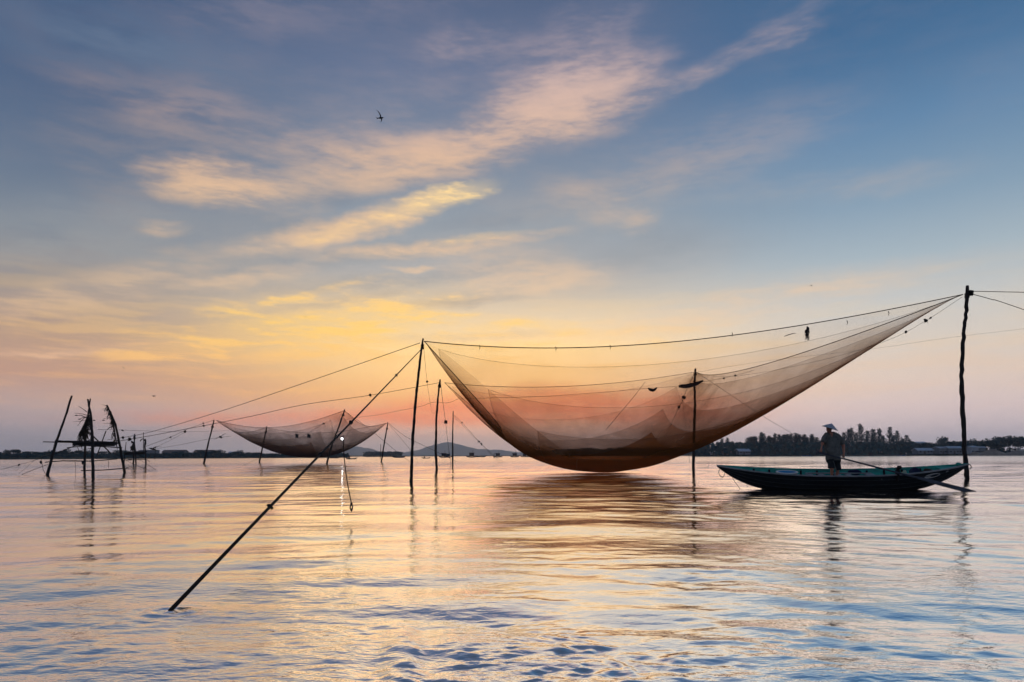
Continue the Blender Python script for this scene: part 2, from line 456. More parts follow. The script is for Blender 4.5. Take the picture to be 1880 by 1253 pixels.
# ------------------------------------------------------------------ water: one polar sheet, finer near the viewer
def build_water():
    rng = np.random.default_rng(7)
    front = np.radians(np.linspace(-52, 52, 680))
    rest = np.radians(np.linspace(52, 308, 44)[1:-1])
    th = np.concatenate([front, rest])
    n = len(th)
    r = [0.9]
    while r[-1] < 2.4: r.append(r[-1] * 1.02)
    while r[-1] < 2.9: r.append(r[-1] * 1.0052)
    while r[-1] < 5.0: r.append(r[-1] * 1.0034)
    while r[-1] < 9: r.append(r[-1] * 1.0052)
    while r[-1] < 90: r.append(r[-1] * 1.0058)
    while r[-1] < 500: r.append(r[-1] * 1.0098)
    while r[-1] < 7000: r.append(r[-1] * 1.05)
    r = np.array(r); m = len(r)
    TH, RR = np.meshgrid(th, r)
    X = RR * np.sin(TH); Y = RR * np.cos(TH)
    Z = np.zeros_like(X)
    cell = np.where(RR < 90, RR * 0.0056, RR * 0.0098)
    def field(k, lam_lo, lam_hi, slope, dir_mean, spread):
        out = np.zeros_like(X)
        nonlocal cell
        for i in range(k):
            lam = lam_lo * (lam_hi / lam_lo) ** rng.random()
            d = dir_mean + rng.normal() * spread
            kx, ky = math.sin(d) * 2 * math.pi / lam, math.cos(d) * 2 * math.pi / lam
            a = slope * math.sqrt(2.0 / k) * lam / (2 * math.pi)
            out += a * np.clip(1.6 - 4.5 * cell / lam, 0, 1) * np.sin(kx * X + ky * Y + rng.random() * 6.283)
        return out
    def patches(lam, k=14):
        out = np.zeros_like(X)
        for i in range(k):
            d = rng.random() * 6.283; l = lam * (0.6 + rng.random())
            out += np.sin(2 * math.pi / l * (math.sin(d) * X + math.cos(d) * Y) + rng.random() * 6.283)
        return 0.5 + 0.5 * np.tanh(out / math.sqrt(k / 2) * 1.1)
    calm1, calm2 = patches(7.0), patches(2.2)
    right = 1 / (1 + np.exp(-(X - 0.5 - 0.1 * Y) / 0.8))
    wash = 0.40 + 0.80 * np.exp(-RR / 9.0)
    Z += field(30, 1.6, 5.0, 0.024, 0.1, 0.35)
    Z += (0.4 + 0.6 * wash) * (0.35 + 0.8 * calm1) * field(46, 0.45, 1.5, 0.044, -0.12, 0.42) * (1 - 0.35 * right)
    Z += (0.3 + 0.7 * wash) * (0.25 + 0.9 * calm1) * field(46, 0.30, 1.1, 0.062, 0.55, 0.38) * right
    Z += wash * (0.30 + 0.8 * calm2) * field(60, 0.09, 0.36, 0.074, 0.15, 0.8)
    # churned ring where the photographer's boat turned, with a ruffled trail leading off
    cx, cyy = 0.02, 3.72
    ex, ey = X - cx, Y - cyy
    rad = np.sqrt(ex ** 2 + ey ** 2)
    wob = rad + 0.05 * np.sin(3 * np.arctan2(ey, ex) + 1.0) + 0.03 * np.sin(7 * np.arctan2(ey, ex))
    keep = cell; cell = np.where(RR < 5.2, RR * 0.0030, cell)
    chop = field(130, 0.04, 0.36, 0.27, 0.0, 0.55)
    cell = keep
    th_ = np.arctan2(ey, ex)
    arc = np.clip(np.sin(th_ * 2 + 0.4) * 0.6 + np.sin(th_ * 5 + 2.0) * 0.5 + 0.1, 0, 1)
    Z += 0.006 * arc * np.cos(2 * math.pi * (wob - 0.60) / 0.11) * np.exp(-((wob - 0.62) / 0.09) ** 2)
    ragged = np.clip(1.25 - wob / 0.8 + 0.8 * (patches(0.5) - 0.5), 0, 1) + 0.30 * np.exp(-np.clip(Y - 2.5, 0, 99) / 2.6) * patches(0.9)
    Z += chop * ragged * (0.15 + 0.85 * patches(0.35))
    trail = np.exp(-((X - 0.10 - 0.02 * (Y - 4)) / 0.30) ** 2) * np.exp(-np.clip(Y - 4.2, 0, 99) / 4.0) * (Y > 3.9)
    Z += chop * 0.40 * trail * patches(0.6)
    wake = np.exp(-((X + 0.55 + 0.02 * Y) / 0.22) ** 2) * np.exp(-((Y - 4.0) / 1.0) ** 2)
    Z += 0.016 * wake * np.sin(X * 16 + Y * 3)
    # little collar where the mooring rope enters the water
    q = W(312, 1120)
    rr = np.hypot(X - q.x, Y - q.y)
    Z += 0.008 * np.cos(rr * 42) * np.exp(-(rr / 0.28) ** 2)
    # eddy ripples round the boat
    Z *= np.clip(1.0 - (RR - 300) / 300, 0, 1)
    v = np.stack([X, Y, Z], -1).reshape(-1, 3)
    v = np.vstack([v, [[0, 0, 0]]])
    i, j = np.meshgrid(np.arange(m - 1), np.arange(n), indexing='ij')
    j2 = (j + 1) % n
    q4 = np.stack([i * n + j, i * n + j2, (i + 1) * n + j2, (i + 1) * n + j], -1).reshape(-1, 4)[:, ::-1]
    t3 = np.stack([np.full(n, m * n), np.arange(n), (np.arange(n) + 1) % n], -1)[:, ::-1]
    loops = np.concatenate([q4.ravel(), t3.ravel()]).astype(np.int32)
    nq, nt = len(q4), len(t3)
    starts = np.concatenate([np.arange(nq) * 4, nq * 4 + np.arange(nt) * 3]).astype(np.int32)
    me = bpy.data.meshes.new('water')
    me.vertices.add(len(v)); me.vertices.foreach_set('co', v.astype(np.float32).ravel())
    me.loops.add(len(loops)); me.loops.foreach_set('vertex_index', loops)
    me.polygons.add(nq + nt); me.polygons.foreach_set('loop_start', starts)
    me.polygons.foreach_set('use_smooth', np.ones(nq + nt, dtype=bool))
    me.update(calc_edges=True); me.validate()
    me.materials.append(M['water'])
    o = bpy.data.objects.new('water', me)
    COL.objects.link(o)
    o['kind'] = 'structure'
    return o
build_water()
# ------------------------------------------------------------------ far land
rnd = random.Random(11)
M['earth'] = mat('bank_earth', (0.10, 0.085, 0.07), 0.95, 0.4, 0.12, 0.4)
M['sand'] = mat('piled_sand', (0.30, 0.22, 0.16), 0.95, 0.25, 0.3, 0.3)
M['scrub'] = mat('bank_scrub', (0.035, 0.05, 0.032), 0.95, 0.5, 0.2, 0.5)
M['hill'] = mat('wooded_hill', (0.045, 0.06, 0.05), 0.95, 0.4, 0.01, 0.2)
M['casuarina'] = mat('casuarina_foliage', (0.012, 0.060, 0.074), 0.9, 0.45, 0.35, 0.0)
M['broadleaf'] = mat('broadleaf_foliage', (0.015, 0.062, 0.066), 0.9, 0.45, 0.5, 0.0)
M['bark'] = mat('tree_bark', (0.045, 0.038, 0.032), 0.9, 0.3, 2.0, 0.4)

def hill(pts, d, seed, thick=900.0):
    """ridge line through photo pixels at depth d, with real depth behind and in front"""
    r = random.Random(seed)
    xs = []
    for i in range(len(pts) - 1):
        (x0, y0), (x1, y1) = pts[i], pts[i + 1]
        for k in range(6):
            t = k / 6
            xs.append((x0 + (x1 - x0) * t, y0 + (y1 - y0) * t + (r.uniform(-0.7, 0.7) if k else 0)))
    xs.append(pts[-1])
    vs, fs = [], []
    rows = 9
    for (x, y) in xs:
        top = P(x, y, d)
        for j in range(rows):
            t = -1 + 2 * j / (rows - 1)
            h = top.z * (1 - abs(t) ** 1.4) * (1 + (r.uniform(-.08, .08) if abs(t) > .01 else 0))
            vs.append((top.x, d + t * thick / 2, max(h, 0) - (6 if abs(t) > .99 else 0)))
    n = rows
    for i in range(len(xs) - 1):
        for j in range(rows - 1):
            fs.append((i * n + j, (i + 1) * n + j, (i + 1) * n + j + 1, i * n + j + 1))
    o = mesh_obj('hill', vs, fs, M['hill'], smooth=True)
    tag(o, kind='structure')
    return o
hill([(585, 838), (610, 831), (632, 824), (655, 820), (680, 824), (705, 831), (745, 837)], 6500, 1, 700)
hill([(700, 838), (735, 832), (770, 826), (798, 816), (822, 812), (850, 818), (876, 825), (915, 826), (960, 831), (1010, 834), (1080, 838)], 6600, 2, 700)
hill([(880, 838), (960, 830), (1050, 824), (1130, 826), (1230, 823), (1330, 828), (1440, 830), (1560, 834)], 6700, 3, 500)

def bank(px0, px1, d0, d1, wid, hgt, seed, m):
    r = random.Random(seed)
    vs, fs = [], []
    n = 70
    prof = [(0, -.6), (.04, .12), (.12, .55), (.3, .85), (.6, 1.0), (1.0, 1.05)]
    for i in range(n + 1):
        t = i / n
        d = d0 + (d1 - d0) * t + r.uniform(-2, 2)
        x = P(px0 + (px1 - px0) * t, 836, d).x
        k = r.uniform(.7, 1.25)
        for (a, b) in prof:
            vs.append((x, d + a * wid, b * hgt * k))
    q = len(prof)
    for i in range(n):
        for j in range(q - 1):
            fs.append((i * q + j, (i + 1) * q + j, (i + 1) * q + j + 1, i * q + j + 1))
    return tag(mesh_obj('river_bank', vs, fs, m, smooth=True), kind='structure')
bank(1272, 2500, 505, 440, 60, 1.5, 4, M['earth'])
bank(-700, 640, 230, 520, 60, 1.6, 5, M['scrub'])
bank(560, 1010, 1250, 1400, 90, 1.4, 6, M['scrub'])
bank(668, 738, 960, 965, 60, 0.9, 7, M['scrub'])
bank(1035, 1300, 880, 860, 60, 1.0, 8, M['scrub'])

def mound(px, py, d, w, seed, label):
    q = P(px, py, d)
    mb = MB(); r = random.Random(seed)
    n, m_ = 18, 6
    vs = [Vector((0, 0, q.z))]; fs = []
    for j in range(1, m_ + 1):
        t = j / m_
        for k in range(n):
            th = 2 * math.pi * k / n
            vs.append(Vector((math.cos(th) * w * t * (1 + r.uniform(-.1, .1)), math.sin(th) * w * .5 * t, q.z * (1 - t) ** 1.15 - (.3 if j == m_ else 0) + r.uniform(0, .15) * (1 - t))))
    fs += [(0, 1 + k, 1 + (k + 1) % n) for k in range(n)]
    for j in range(m_ - 1):
        for k in range(n):
            a = 1 + j * n
            fs.append((a + k, a + n + k, a + n + (k + 1) % n, a + (k + 1) % n))
    mb.add(vs, fs)
    o = mb.build('sand_heap', M['sand'], smooth=True)
    o.location = (q.x, d, 0)
    tag(o, label, 'sand heap', 'sand heaps on the right bank')
mound(1822, 824, 452, 14, 1, 'tall pale sand heap on the bank right of the tall pole')
mound(1868, 827, 450, 15, 2, 'broad low sand heap under the digger arm at the right edge')
mound(1790, 829, 455, 6, 3, 'smallest sand heap, just right of the tall pole')

# ------------------------------------------------------------------ trees
def casuarina_mesh(seed):
    """feathery spire about 1 unit tall made of drooping needle sprays"""
    r = random.Random(seed)
    v, f = [], []
    lean = r.uniform(-.05, .05)
    n_br = 62
    for i in range(n_br):
        h = .08 + .91 * (i / n_br) ** 1.05
        az = i * 2.399 + r.uniform(-.4, .4)
        reach = (.27 * (1 - h) ** .8 + .010) * r.uniform(.5, 1.3)
        lift = r.uniform(.25, .7)
        o = Vector((lean * h, 0, h))
        dr = Vector((math.cos(az), math.sin(az), lift)).normalized()
        for k in range(9):
            t = (k + 1) / 9
            c = o + dr * reach * t + Vector((0, 0, reach * .25 * t * t))
            s = r.uniform(.018, .036) * (1.25 - .5 * t)
            d2 = Vector((r.gauss(0, 1) + dr.x, r.gauss(0, 1) + dr.y, r.uniform(.2, 1.8))).normalized()
            w = d2.cross(Vector((r.gauss(0, 1), r.gauss(0, 1), r.gauss(0, .4)))).normalized()
            L = s * r.uniform(1.6, 3.0)
            b = len(v)
            v += [c - w * s * .4, c + w * s * .4, c + d2 * L + w * s * .12, c + d2 * L * 1.15 - w * s * .12]
            f.append((b, b + 1, b + 2, b + 3))
    return v, f

def broadleaf_mesh(seed):
    r = random.Random(seed)
    v, f = [], []
    lobes = [(Vector((r.uniform(-.26, .26), r.uniform(-.22, .22), r.uniform(.42, .8))), r.uniform(.16, .28)) for _ in range(9)]
    for c, s in lobes:
        for k in range(62):
            d = Vector((r.gauss(0, 1), r.gauss(0, 1), r.gauss(0, .75))).normalized()
            p = c + Vector((d.x * s, d.y * s, d.z * s * .75)) * (r.uniform(.55, 1.06))
            a = Vector((r.gauss(0, 1), r.gauss(0, 1), r.gauss(0, 1))).normalized()
            b_ = a.cross(Vector((r.gauss(0, 1), r.gauss(0, 1), r.gauss(0, 1)))).normalized()
            L = r.uniform(.03, .06)
            b = len(v)
            v += [p - a * L, p + b_ * L * .7, p + a * L, p - b_ * L * .7]
            f.append((b, b + 1, b + 2, b + 3))
    return v, f

def trunk_mesh(seed, top):
    r = random.Random(seed)
    mb = MB()
    pts = [Vector((0, 0, -.02))]
    for k in range(1, 6):
        pts.append(Vector((r.uniform(-.012, .012), r.uniform(-.012, .012), top * k / 5)))
    mb.tube(pts, [.022, .019, .016, .012, .008, .004], 6)
    for k in range(5):
        z = top * r.uniform(.35, .8)
        a = r.uniform(0, 6.28)
        mb.tube([(0, 0, z), (math.cos(a) * .07, math.sin(a) * .07, z + .07), (math.cos(a) * .13, math.sin(a) * .13, z + .17)], [.009, .006, .003], 5)
    return mb.v, mb.f

TREE = {}
for kind, fn, top, mk in (('casuarina', casuarina_mesh, .95, 'casuarina'), ('broadleaf', broadleaf_mesh, .62, 'broadleaf')):
    TREE[kind] = []
    for s in range(5):
        out = []
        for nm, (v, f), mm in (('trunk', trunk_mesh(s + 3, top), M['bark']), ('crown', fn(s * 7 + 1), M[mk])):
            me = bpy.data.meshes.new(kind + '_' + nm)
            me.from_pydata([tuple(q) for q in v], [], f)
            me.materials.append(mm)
            out.append((nm, me))
        TREE[kind].append(out)

ORD = ['leftmost', 'second', 'third', 'fourth', 'fifth', 'sixth', 'seventh', 'eighth', 'ninth', 'tenth', 'eleventh', 'twelfth', 'thirteenth',
       'fourteenth', 'fifteenth', 'sixteenth', 'seventeenth', 'eighteenth', 'nineteenth', 'twentieth', 'twenty-first', 'twenty-second',
       'twenty-third', 'twenty-fourth', 'twenty-fifth', 'twenty-sixth', 'twenty-seventh', 'twenty-eighth', 'twenty-ninth', 'thirtieth',
       'thirty-first', 'thirty-second', 'thirty-third', 'thirty-fourth', 'thirty-fifth', 'thirty-sixth', 'thirty-seventh', 'thirty-eighth',
       'thirty-ninth', 'fortieth', 'forty-first', 'forty-second', 'forty-third', 'forty-fourth', 'forty-fifth', 'forty-sixth', 'forty-seventh', 'forty-eighth', 'forty-ninth', 'fiftieth']

def nth(i):
    return ORD[i] if i == 0 else ORD[i] + ' from left'

def plant_tree(kind, px, top_y, d, width, label, group, cat='tree', base_z=1.2, wide=1.0):
    top = P(px, top_y, d)
    h = top.z - base_z
    v = rnd.choice(TREE[kind])
    t = empty('casuarina_tree' if kind == 'casuarina' else 'broadleaf_tree', (top.x, d, base_z - .2))
    t.rotation_euler = (0, 0, rnd.uniform(0, 6.28))
    t.scale = (width, width, h + .2)
    tag(t, label, cat, group)
    for nm, me in v:
        o = bpy.data.objects.new(nm, me)
        COL.objects.link(o)
        o.parent = t
    return t

def tree_row(kind, spots, label, group, wid):
    """spots: (px, top_y, depth, crown width in m)"""
    spots = sorted(spots)
    for i, (px, ty, d, w) in enumerate(spots):
        plant_tree(kind, px, ty, d, w, label % nth(i), group)

row = []
for x in range(1374, 1506, 5):
    row.append((x + rnd.uniform(-2, 2), 797 + rnd.uniform(-2.5, 7) + 5 * max(0, (1384 - x) / 12) + 6 * max(0, (x - 1488) / 14), 505 + rnd.uniform(0, 22), 22 + rnd.uniform(-3, 4)))
tree_row('casuarina', row, 'tall dark casuarina, %s in the dense row left of the man', 'casuarinas in the row left of the man', 0)
row = [(1551, 795, 512, 22), (1558, 789, 508, 20), (1565, 787, 515, 22), (1573, 795, 505, 22), (1582, 779, 510, 20), (1590, 792, 518, 22), (1600, 789, 508, 22), (1607, 796, 514, 20), (1614, 788, 509, 21),
       (1623, 801, 505, 20), (1633, 785, 512, 20), (1641, 800, 507, 20), (1649, 792, 512, 19), (1656, 806, 505, 18), (1662, 800, 510, 18), (1670, 807, 506, 17), (1543, 799, 508, 22), (1536, 800, 512, 22), (1528, 803, 512, 20), (1518, 804, 508, 20)]
tree_row('casuarina', row, 'ragged tall casuarina, %s in the group right of the man', 'casuarinas in the group right of the man', 0)
row = [(1288, 820, 506, 16), (1298, 816, 504, 16), (1308, 813, 509, 15), (1317, 812, 506, 16), (1325, 806, 506, 15), (1334, 805, 508, 15), (1344, 811, 505, 16), (1353, 814, 510, 15), (1362, 814, 507, 16), (1369, 817, 503, 14)]
tree_row('casuarina', row, 'short dark casuarina, %s where the big net meets the right bank', 'casuarinas beside the net', 0)
row = [(1680, 813, 495, 14), (1692, 812, 500, 13), (1706, 811, 496, 14), (1716, 808, 490, 12), (1724, 811, 488, 13), (1745, 809, 492, 15), (1756, 807, 487, 15), (1768, 808, 486, 14), (1781, 803, 484, 12), (1790, 810, 482, 12)]
tree_row('broadleaf', row, 'rounded green tree, %s behind the houses by the tall pole', 'round trees behind the houses', 0)
row = [(1800, 806, 476, 15), (1810, 803, 478, 15), (1822, 806, 480, 15), (1834, 802, 478, 15), (1843, 799, 474, 15), (1853, 797, 476, 16), (1863, 797, 473, 15), (1873, 796, 475, 16), (1884, 799, 470, 16), (1897, 799, 471, 16)]
tree_row('broadleaf', row, 'dense dark tree, %s in the clump at the right edge', 'trees at the right edge', 0)
plant_tree('broadleaf', 1732, 798, 480, 9, 'lone umbrella-topped tree standing above the house roofs', None)
row = []
for x in range(1050, 1292, 7):
    row.append((x + rnd.uniform(-2, 2), 824 - 3.5 * math.sin((x - 1050) / 240 * 3.1) + rnd.uniform(-2, 2.5), 880 + rnd.uniform(0, 20), 14 + rnd.uniform(-2, 3)))
tree_row('broadleaf', row, 'low dark tree, %s in the belt seen through the big net', 'trees seen through the big net', 0)
row = []
for i in range(44):
    x = -20 + i * 15 + rnd.uniform(-4, 4)
    t = (x + 700) / 1340
    d = 230 + 290 * t + 6
    ty = 829 + 2 * math.sin(x / 37.0) + rnd.uniform(-3, 3.5) - (5 if 60 < x < 120 else 0) + (3 if x > 440 else 0)
    row.append((x, ty, d + rnd.uniform(0, 14), 9.5 + rnd.uniform(-2, 3)))
tree_row('broadleaf', row, 'low bushy tree, %s along the left bank', 'trees along the left bank', 0)
for i, (x, ty) in enumerate(((12, 824), (25, 824), (33, 823))):
    plant_tree('broadleaf', x, ty, 392 + x * .2, 4.4, ('small round-headed tree, %s of three above the left bank' % ('leftmost', 'middle', 'rightmost')[i]), 'round heads above the left bank')
row = []
for i in range(16):
    row.append((674 + i * 4.0, 829.4 + rnd.uniform(-.5, .8), 966 + rnd.uniform(0, 25), 12 + rnd.uniform(-1, 2)))
tree_row('broadleaf', row, 'flat-topped tree, %s in the square grove on the islet', 'grove on the islet', 0)

# understorey that reads as one mass along the banks
def scrub(px0, px1, d0, d1, n, h, seed, label, k=1.0):
    r = random.Random(seed)
    mb = MB()
    for i in range(n):
        t = r.random()
        d = d0 + (d1 - d0) * t + r.uniform(2, 14)
        x = P(px0 + (px1 - px0) * t, 836, d).x
        for q in range(5):
            a = Vector((r.gauss(0, 1), r.gauss(0, .5), r.gauss(0, 1))).normalized()
            b_ = a.cross(Vector((r.gauss(0, .3), 1, r.gauss(0, .3)))).normalized()
            L = r.uniform(.5, 1.3) * k
            c = Vector((x + r.uniform(-1.5, 1.5) * k, d + r.uniform(-2, 2), 1.0 + min(abs(r.gauss(0, .45)), .95) * h))
            mb.add([c - a * L, c + b_ * L * .8, c + a * L, c - b_ * L * .8], [(0, 1, 2, 3)])
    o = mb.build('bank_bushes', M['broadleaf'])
    return tag(o, label, 'bushes', kind='stuff')
scrub(1278, 1680, 498, 490, 900, 9, 1, 'dark undergrowth below the casuarinas on the right bank', 1.3)
scrub(1680, 2100, 482, 464, 500, 4, 2, 'undergrowth between the houses on the right bank')
scrub(-200, 640, 340, 520, 1500, 1.9, 3, 'undergrowth along the left bank')
scrub(670, 736, 963, 968, 260, 6, 4, 'undergrowth below the islet grove', 1.4)
scrub(1040, 1296, 882, 866, 500, 5, 5, 'undergrowth seen through the big net', 1.4)

# ------------------------------------------------------------------ buildings on the banks
M['wall_pale'] = mat('pale_plaster', (0.42, 0.43, 0.44), 0.9, 0.15, 0.6, 0.1)
M['wall_dim'] = mat('stained_plaster', (0.20, 0.21, 0.22), 0.9, 0.2, 0.6, 0.1)
M['tin'] = mat('tin_roof', (0.46, 0.50, 0.54), 0.5, 0.15, 0.8, 0.1, (1, 8, 1))
M['tile'] = mat('brown_roof', (0.22, 0.15, 0.12), 0.9, 0.2, 0.8, 0.2)
M['glass'] = mat('dark_window', (0.02, 0.025, 0.03), 0.15, 0.2, 1.0, 0.0, spec=0.5)
M['door'] = mat('door_wood', (0.08, 0.06, 0.05), 0.7, 0.2, 2.0, 0.2)

def house(px, d, w, h, rise, label, wall, roof, yaw=0.0, dep=7.0, base=1.3, flat=False):
    q = P(px, 836, d)
    t = empty('house', (q.x, d, base - .1))
    t.rotation_euler = (0, 0, yaw)
    tag(t, label, 'house', None)
    x, y = w / 2, dep / 2
    mb = MB()
    if flat:
        mb.box((0, 0, h / 2), (w, dep, h))
    else:
        vs = [(-x, -y, 0), (x, -y, 0), (x, y, 0), (-x, y, 0), (-x, -y, h), (x, -y, h), (x, y, h), (-x, y, h), (-x, 0, h + rise), (x, 0, h + rise)]
        mb.add(vs, [(3, 2, 1, 0), (0, 1, 5, 4), (2, 3, 7, 6), (1, 2, 6, 9, 5), (3, 0, 4, 8, 7)])
    mb.build('wall', wall, t)
    e = .5
    rb = MB()
    if flat:
        rb.box((0, 0, h + .15), (w + .5, dep + .5, .28))
    else:
        for s in (-1, 1):
            vs = [(-x - e, s * (y + e), h - e * rise / y), (x + e, s * (y + e), h - e * rise / y), (x + e, 0, h + rise + .02), (-x - e, 0, h + rise + .02)]
            vs = vs + [(a, b, c + .16) for a, b, c in vs]
            rb.add(vs, [(0, 1, 2, 3), (4, 5, 6, 7), (0, 1, 5, 4), (1, 2, 6, 5), (2, 3, 7, 6), (3, 0, 4, 7)])
    rb.build('roof', roof, t)
    dr = MB().box((-x * .1, -y - .03, 1.0), (1.0, .08, 2.0)).build('door', M['door'], t)
    MB().box((-x * .1 + .35, -y - .09, 1.0), (.08, .06, .2)).build('handle', M['tin'], dr)
    for k in (-.65, .35, .72):
        wn_ = MB().box((x * k, -y - .02, 1.6), (1.2, .06, 1.1)).build('window', M['wall_dim'], t)
        MB().box((x * k, -y - .06, 1.6), (1.0, .03, .9)).build('pane', M['glass'], wn_)
    return t
house(1363, 498, 9, 2.6, 1.6, 'grey-roofed hut in front of the short trees near the net', M['wall_dim'], M['tin'], .15)
house(1331, 502, 8, 2.0, .9, 'low brown-roofed shed at the water edge beside the net', M['wall_dim'], M['tile'], -.1, 5)
house(1308, 503, 5, 1.8, .8, 'tiny pale shed nearest to the net on the right bank', M['wall_pale'], M['tin'], .1, 4)
house(1687, 503, 8, 8.0, 1.0, 'white two-storey house behind the long pale-roofed shed', M['wall_pale'], M['tin'], .2)
house(1694, 480, 11, 2.6, 1.5, 'long pale-roofed shed left of the umbrella-topped tree', M['wall_dim'], M['tin'], .0)
house(1726, 478, 7, 4.0, 1.0, 'pale tin-roofed house directly below the umbrella-topped tree', M['wall_dim'], M['tin'], .15)
house(1749, 476, 9, 4.0, 1.3, 'wide tin-roofed house just left of the tall pole', M['wall_dim'], M['tin'], -.1)
house(1783, 470, 5, 4.5, .9, 'narrow white-roofed house just right of the tall pole', M['wall_pale'], M['tin'], .1)
house(1798, 472, 5, 4.2, .8, 'small tin-roofed house left of the tall sand heap', M['wall_dim'], M['tin'], -.2)
house(1826, 482, 4, 9.0, .8, 'pale gable showing high among the trees at the right edge', M['wall_pale'], M['tin'], .3, 4)
house(1606, 500, 8, 1.6, .7, 'low shelter at the foot of the casuarinas right of the man', M['wall_dim'], M['tin'], .05, 4)
house(274, 500, 11, 4.6, 1, 'flat-roofed grey building on the left bank behind the far fishing hut', M['wall_dim'], M['wall_dim'], 0, 8, 1.3, True)
house(322, 520, 16, 3.4, 1.6, 'long low building with pitched roof on the left bank', M['wall_dim'], M['tile'], .05, 8)
house(376, 535, 14, 3.6, 1.5, 'pitched-roof building on the left bank behind the leaning pole', M['wall_dim'], M['tile'], -.05, 8)
house(433, 555, 10, 2.6, 1.2, 'small pitched-roof building on the left bank under the smaller net', M['wall_dim'], M['tin'], 0, 7)

# slim post and digger on the right bank
q = P(1850, 827, 458)
MB().tube([(0, 0, -.3), (0, 0, 3.4), (.05, 0, 7.2)], [.22, .18, .13], 7).build('utility_post', M['wall_dim']).location = (q.x, 458, .8)
tag(bpy.data.objects['utility_post'], 'slim grey post standing by the sand heaps at the right edge', 'post')
M['digger'] = mat('pale_digger_paint', (0.55, 0.50, 0.42), 0.6, 0.2, 1.0, 0.1)
q = P(1880, 830, 452)
dg = tag(empty('digger', (q.x, 456, 1.6)), 'pale digger with raised arm on the sand at the right edge', 'digger')
MB().box((.4, 0, 1.9), (3.0, 2.4, 1.4)).box((-.5, -.6, 2.9), (1.2, 1.1, 1.2)).build('body', M['digger'], dg)
for s in (-1, 1):
    MB().box((0, s * 1.1, .55), (3.8, .6, 1.0)).build('track', M['black'], dg)
ar = MB().tube([(-1.0, .2, 2.2), (-3.4, .2, 4.6), (-4.4, .2, 4.4)], [.32, .28, .2], 6).tube([(-4.3, .2, 4.5), (-5.0, .2, 2.2)], [.22, .15], 6).build('arm', M['digger'], dg)
MB().box((-5.0, .2, 1.9), (.8, 1.0, .8)).build('bucket', M['digger'], ar)
# ------------------------------------------------------------------ lift nets
def net_material(name, cover, col=(0.06, 0.028, 0.012), glow=(0.22, 0.075, 0.02), sheer_=0.26):
    """fine mesh: strands hide a share of what lies behind, more where the cloth is seen edge-on"""
    m = bpy.data.materials.new(name)
    m.use_nodes = True
    T = NT(m.node_tree)
    T.n.remove(T.n['Principled BSDF'])
    g = T.node('ShaderNodeNewGeometry')
    c = T.m('ABSOLUTE', T.vm('DOT_PRODUCT', g.outputs['Normal'], g.outputs['Incoming']))
    c = T.m('MAXIMUM', c, 0.07)
    oc = T.node('ShaderNodeTexCoord').outputs['Object']
    n = T.noise(oc, 0.35, 3.0, 0.6, dims='3D')
    cov = T.lmap(n, 0.3, 0.7, cover * 0.75, cover * 1.25)
    clear = T.m('POWER', T.m('SUBTRACT', 1.0, cov), T.m('DIVIDE', 1.0, c))
    tr = T.node('ShaderNodeBsdfTransparent')
    df = T.node('ShaderNodeBsdfDiffuse'); df.inputs['Color'].default_value = (*col, 1)
    tl = T.node('ShaderNodeBsdfTranslucent'); tl.inputs['Color'].default_value = (*glow, 1)
    mx = T.node('ShaderNodeMixShader'); mx.inputs[0].default_value = 0.6
    T.l.new(df.outputs[0], mx.inputs[1]); T.l.new(tl.outputs[0], mx.inputs[2])
    ny = T.node('ShaderNodeBsdfTransparent'); ny.inputs['Color'].default_value = (0.52, 0.24, 0.10, 1)   # brown nylon lets some light through
    m1 = T.node('ShaderNodeMixShader'); m1.inputs[0].default_value = sheer_
    T.l.new(mx.outputs[0], m1.inputs[1]); T.l.new(ny.outputs[0], m1.inputs[2])
    m2 = T.node('ShaderNodeMixShader')
    T.l.new(clear, m2.inputs[0]); T.l.new(m1.outputs[0], m2.inputs[1]); T.l.new(tr.outputs[0], m2.inputs[2])
    T.l.new(m2.outputs[0], T.n['Material Output'].inputs['Surface'])
    return m
RING = [1.0, 0.95, 0.78, 0.60, 0.42, 0.0]
NETN = ('widest', 'wide', 'middle', 'fine', 'finest')
NETM = [net_material('net_mesh_%s' % n, c) for n, c in zip(NETN, (0.10, 0.18, 0.27, 0.40, 0.66))]
NETB = [net_material('bunched_mesh_%s' % n, c) for n, c in zip(NETN, (0.12, 0.28, 0.42, 0.54, 0.68))]      # gathered, folded double
NETS = [net_material('dark_mesh_%s' % n, c, (0.035, 0.022, 0.018), (0.10, 0.055, 0.04), 0.14) for n, c in zip(NETN, (0.14, 0.26, 0.38, 0.52, 0.72))]
M['net_rope'] = mat('net_edge_rope', (0.045, 0.03, 0.02), 0.9, 0.3, 20.0, 0.3)
M['seam'] = mat('net_seam_cord', (0.09, 0.05, 0.03), 0.9, 0.3, 20.0, 0.0)

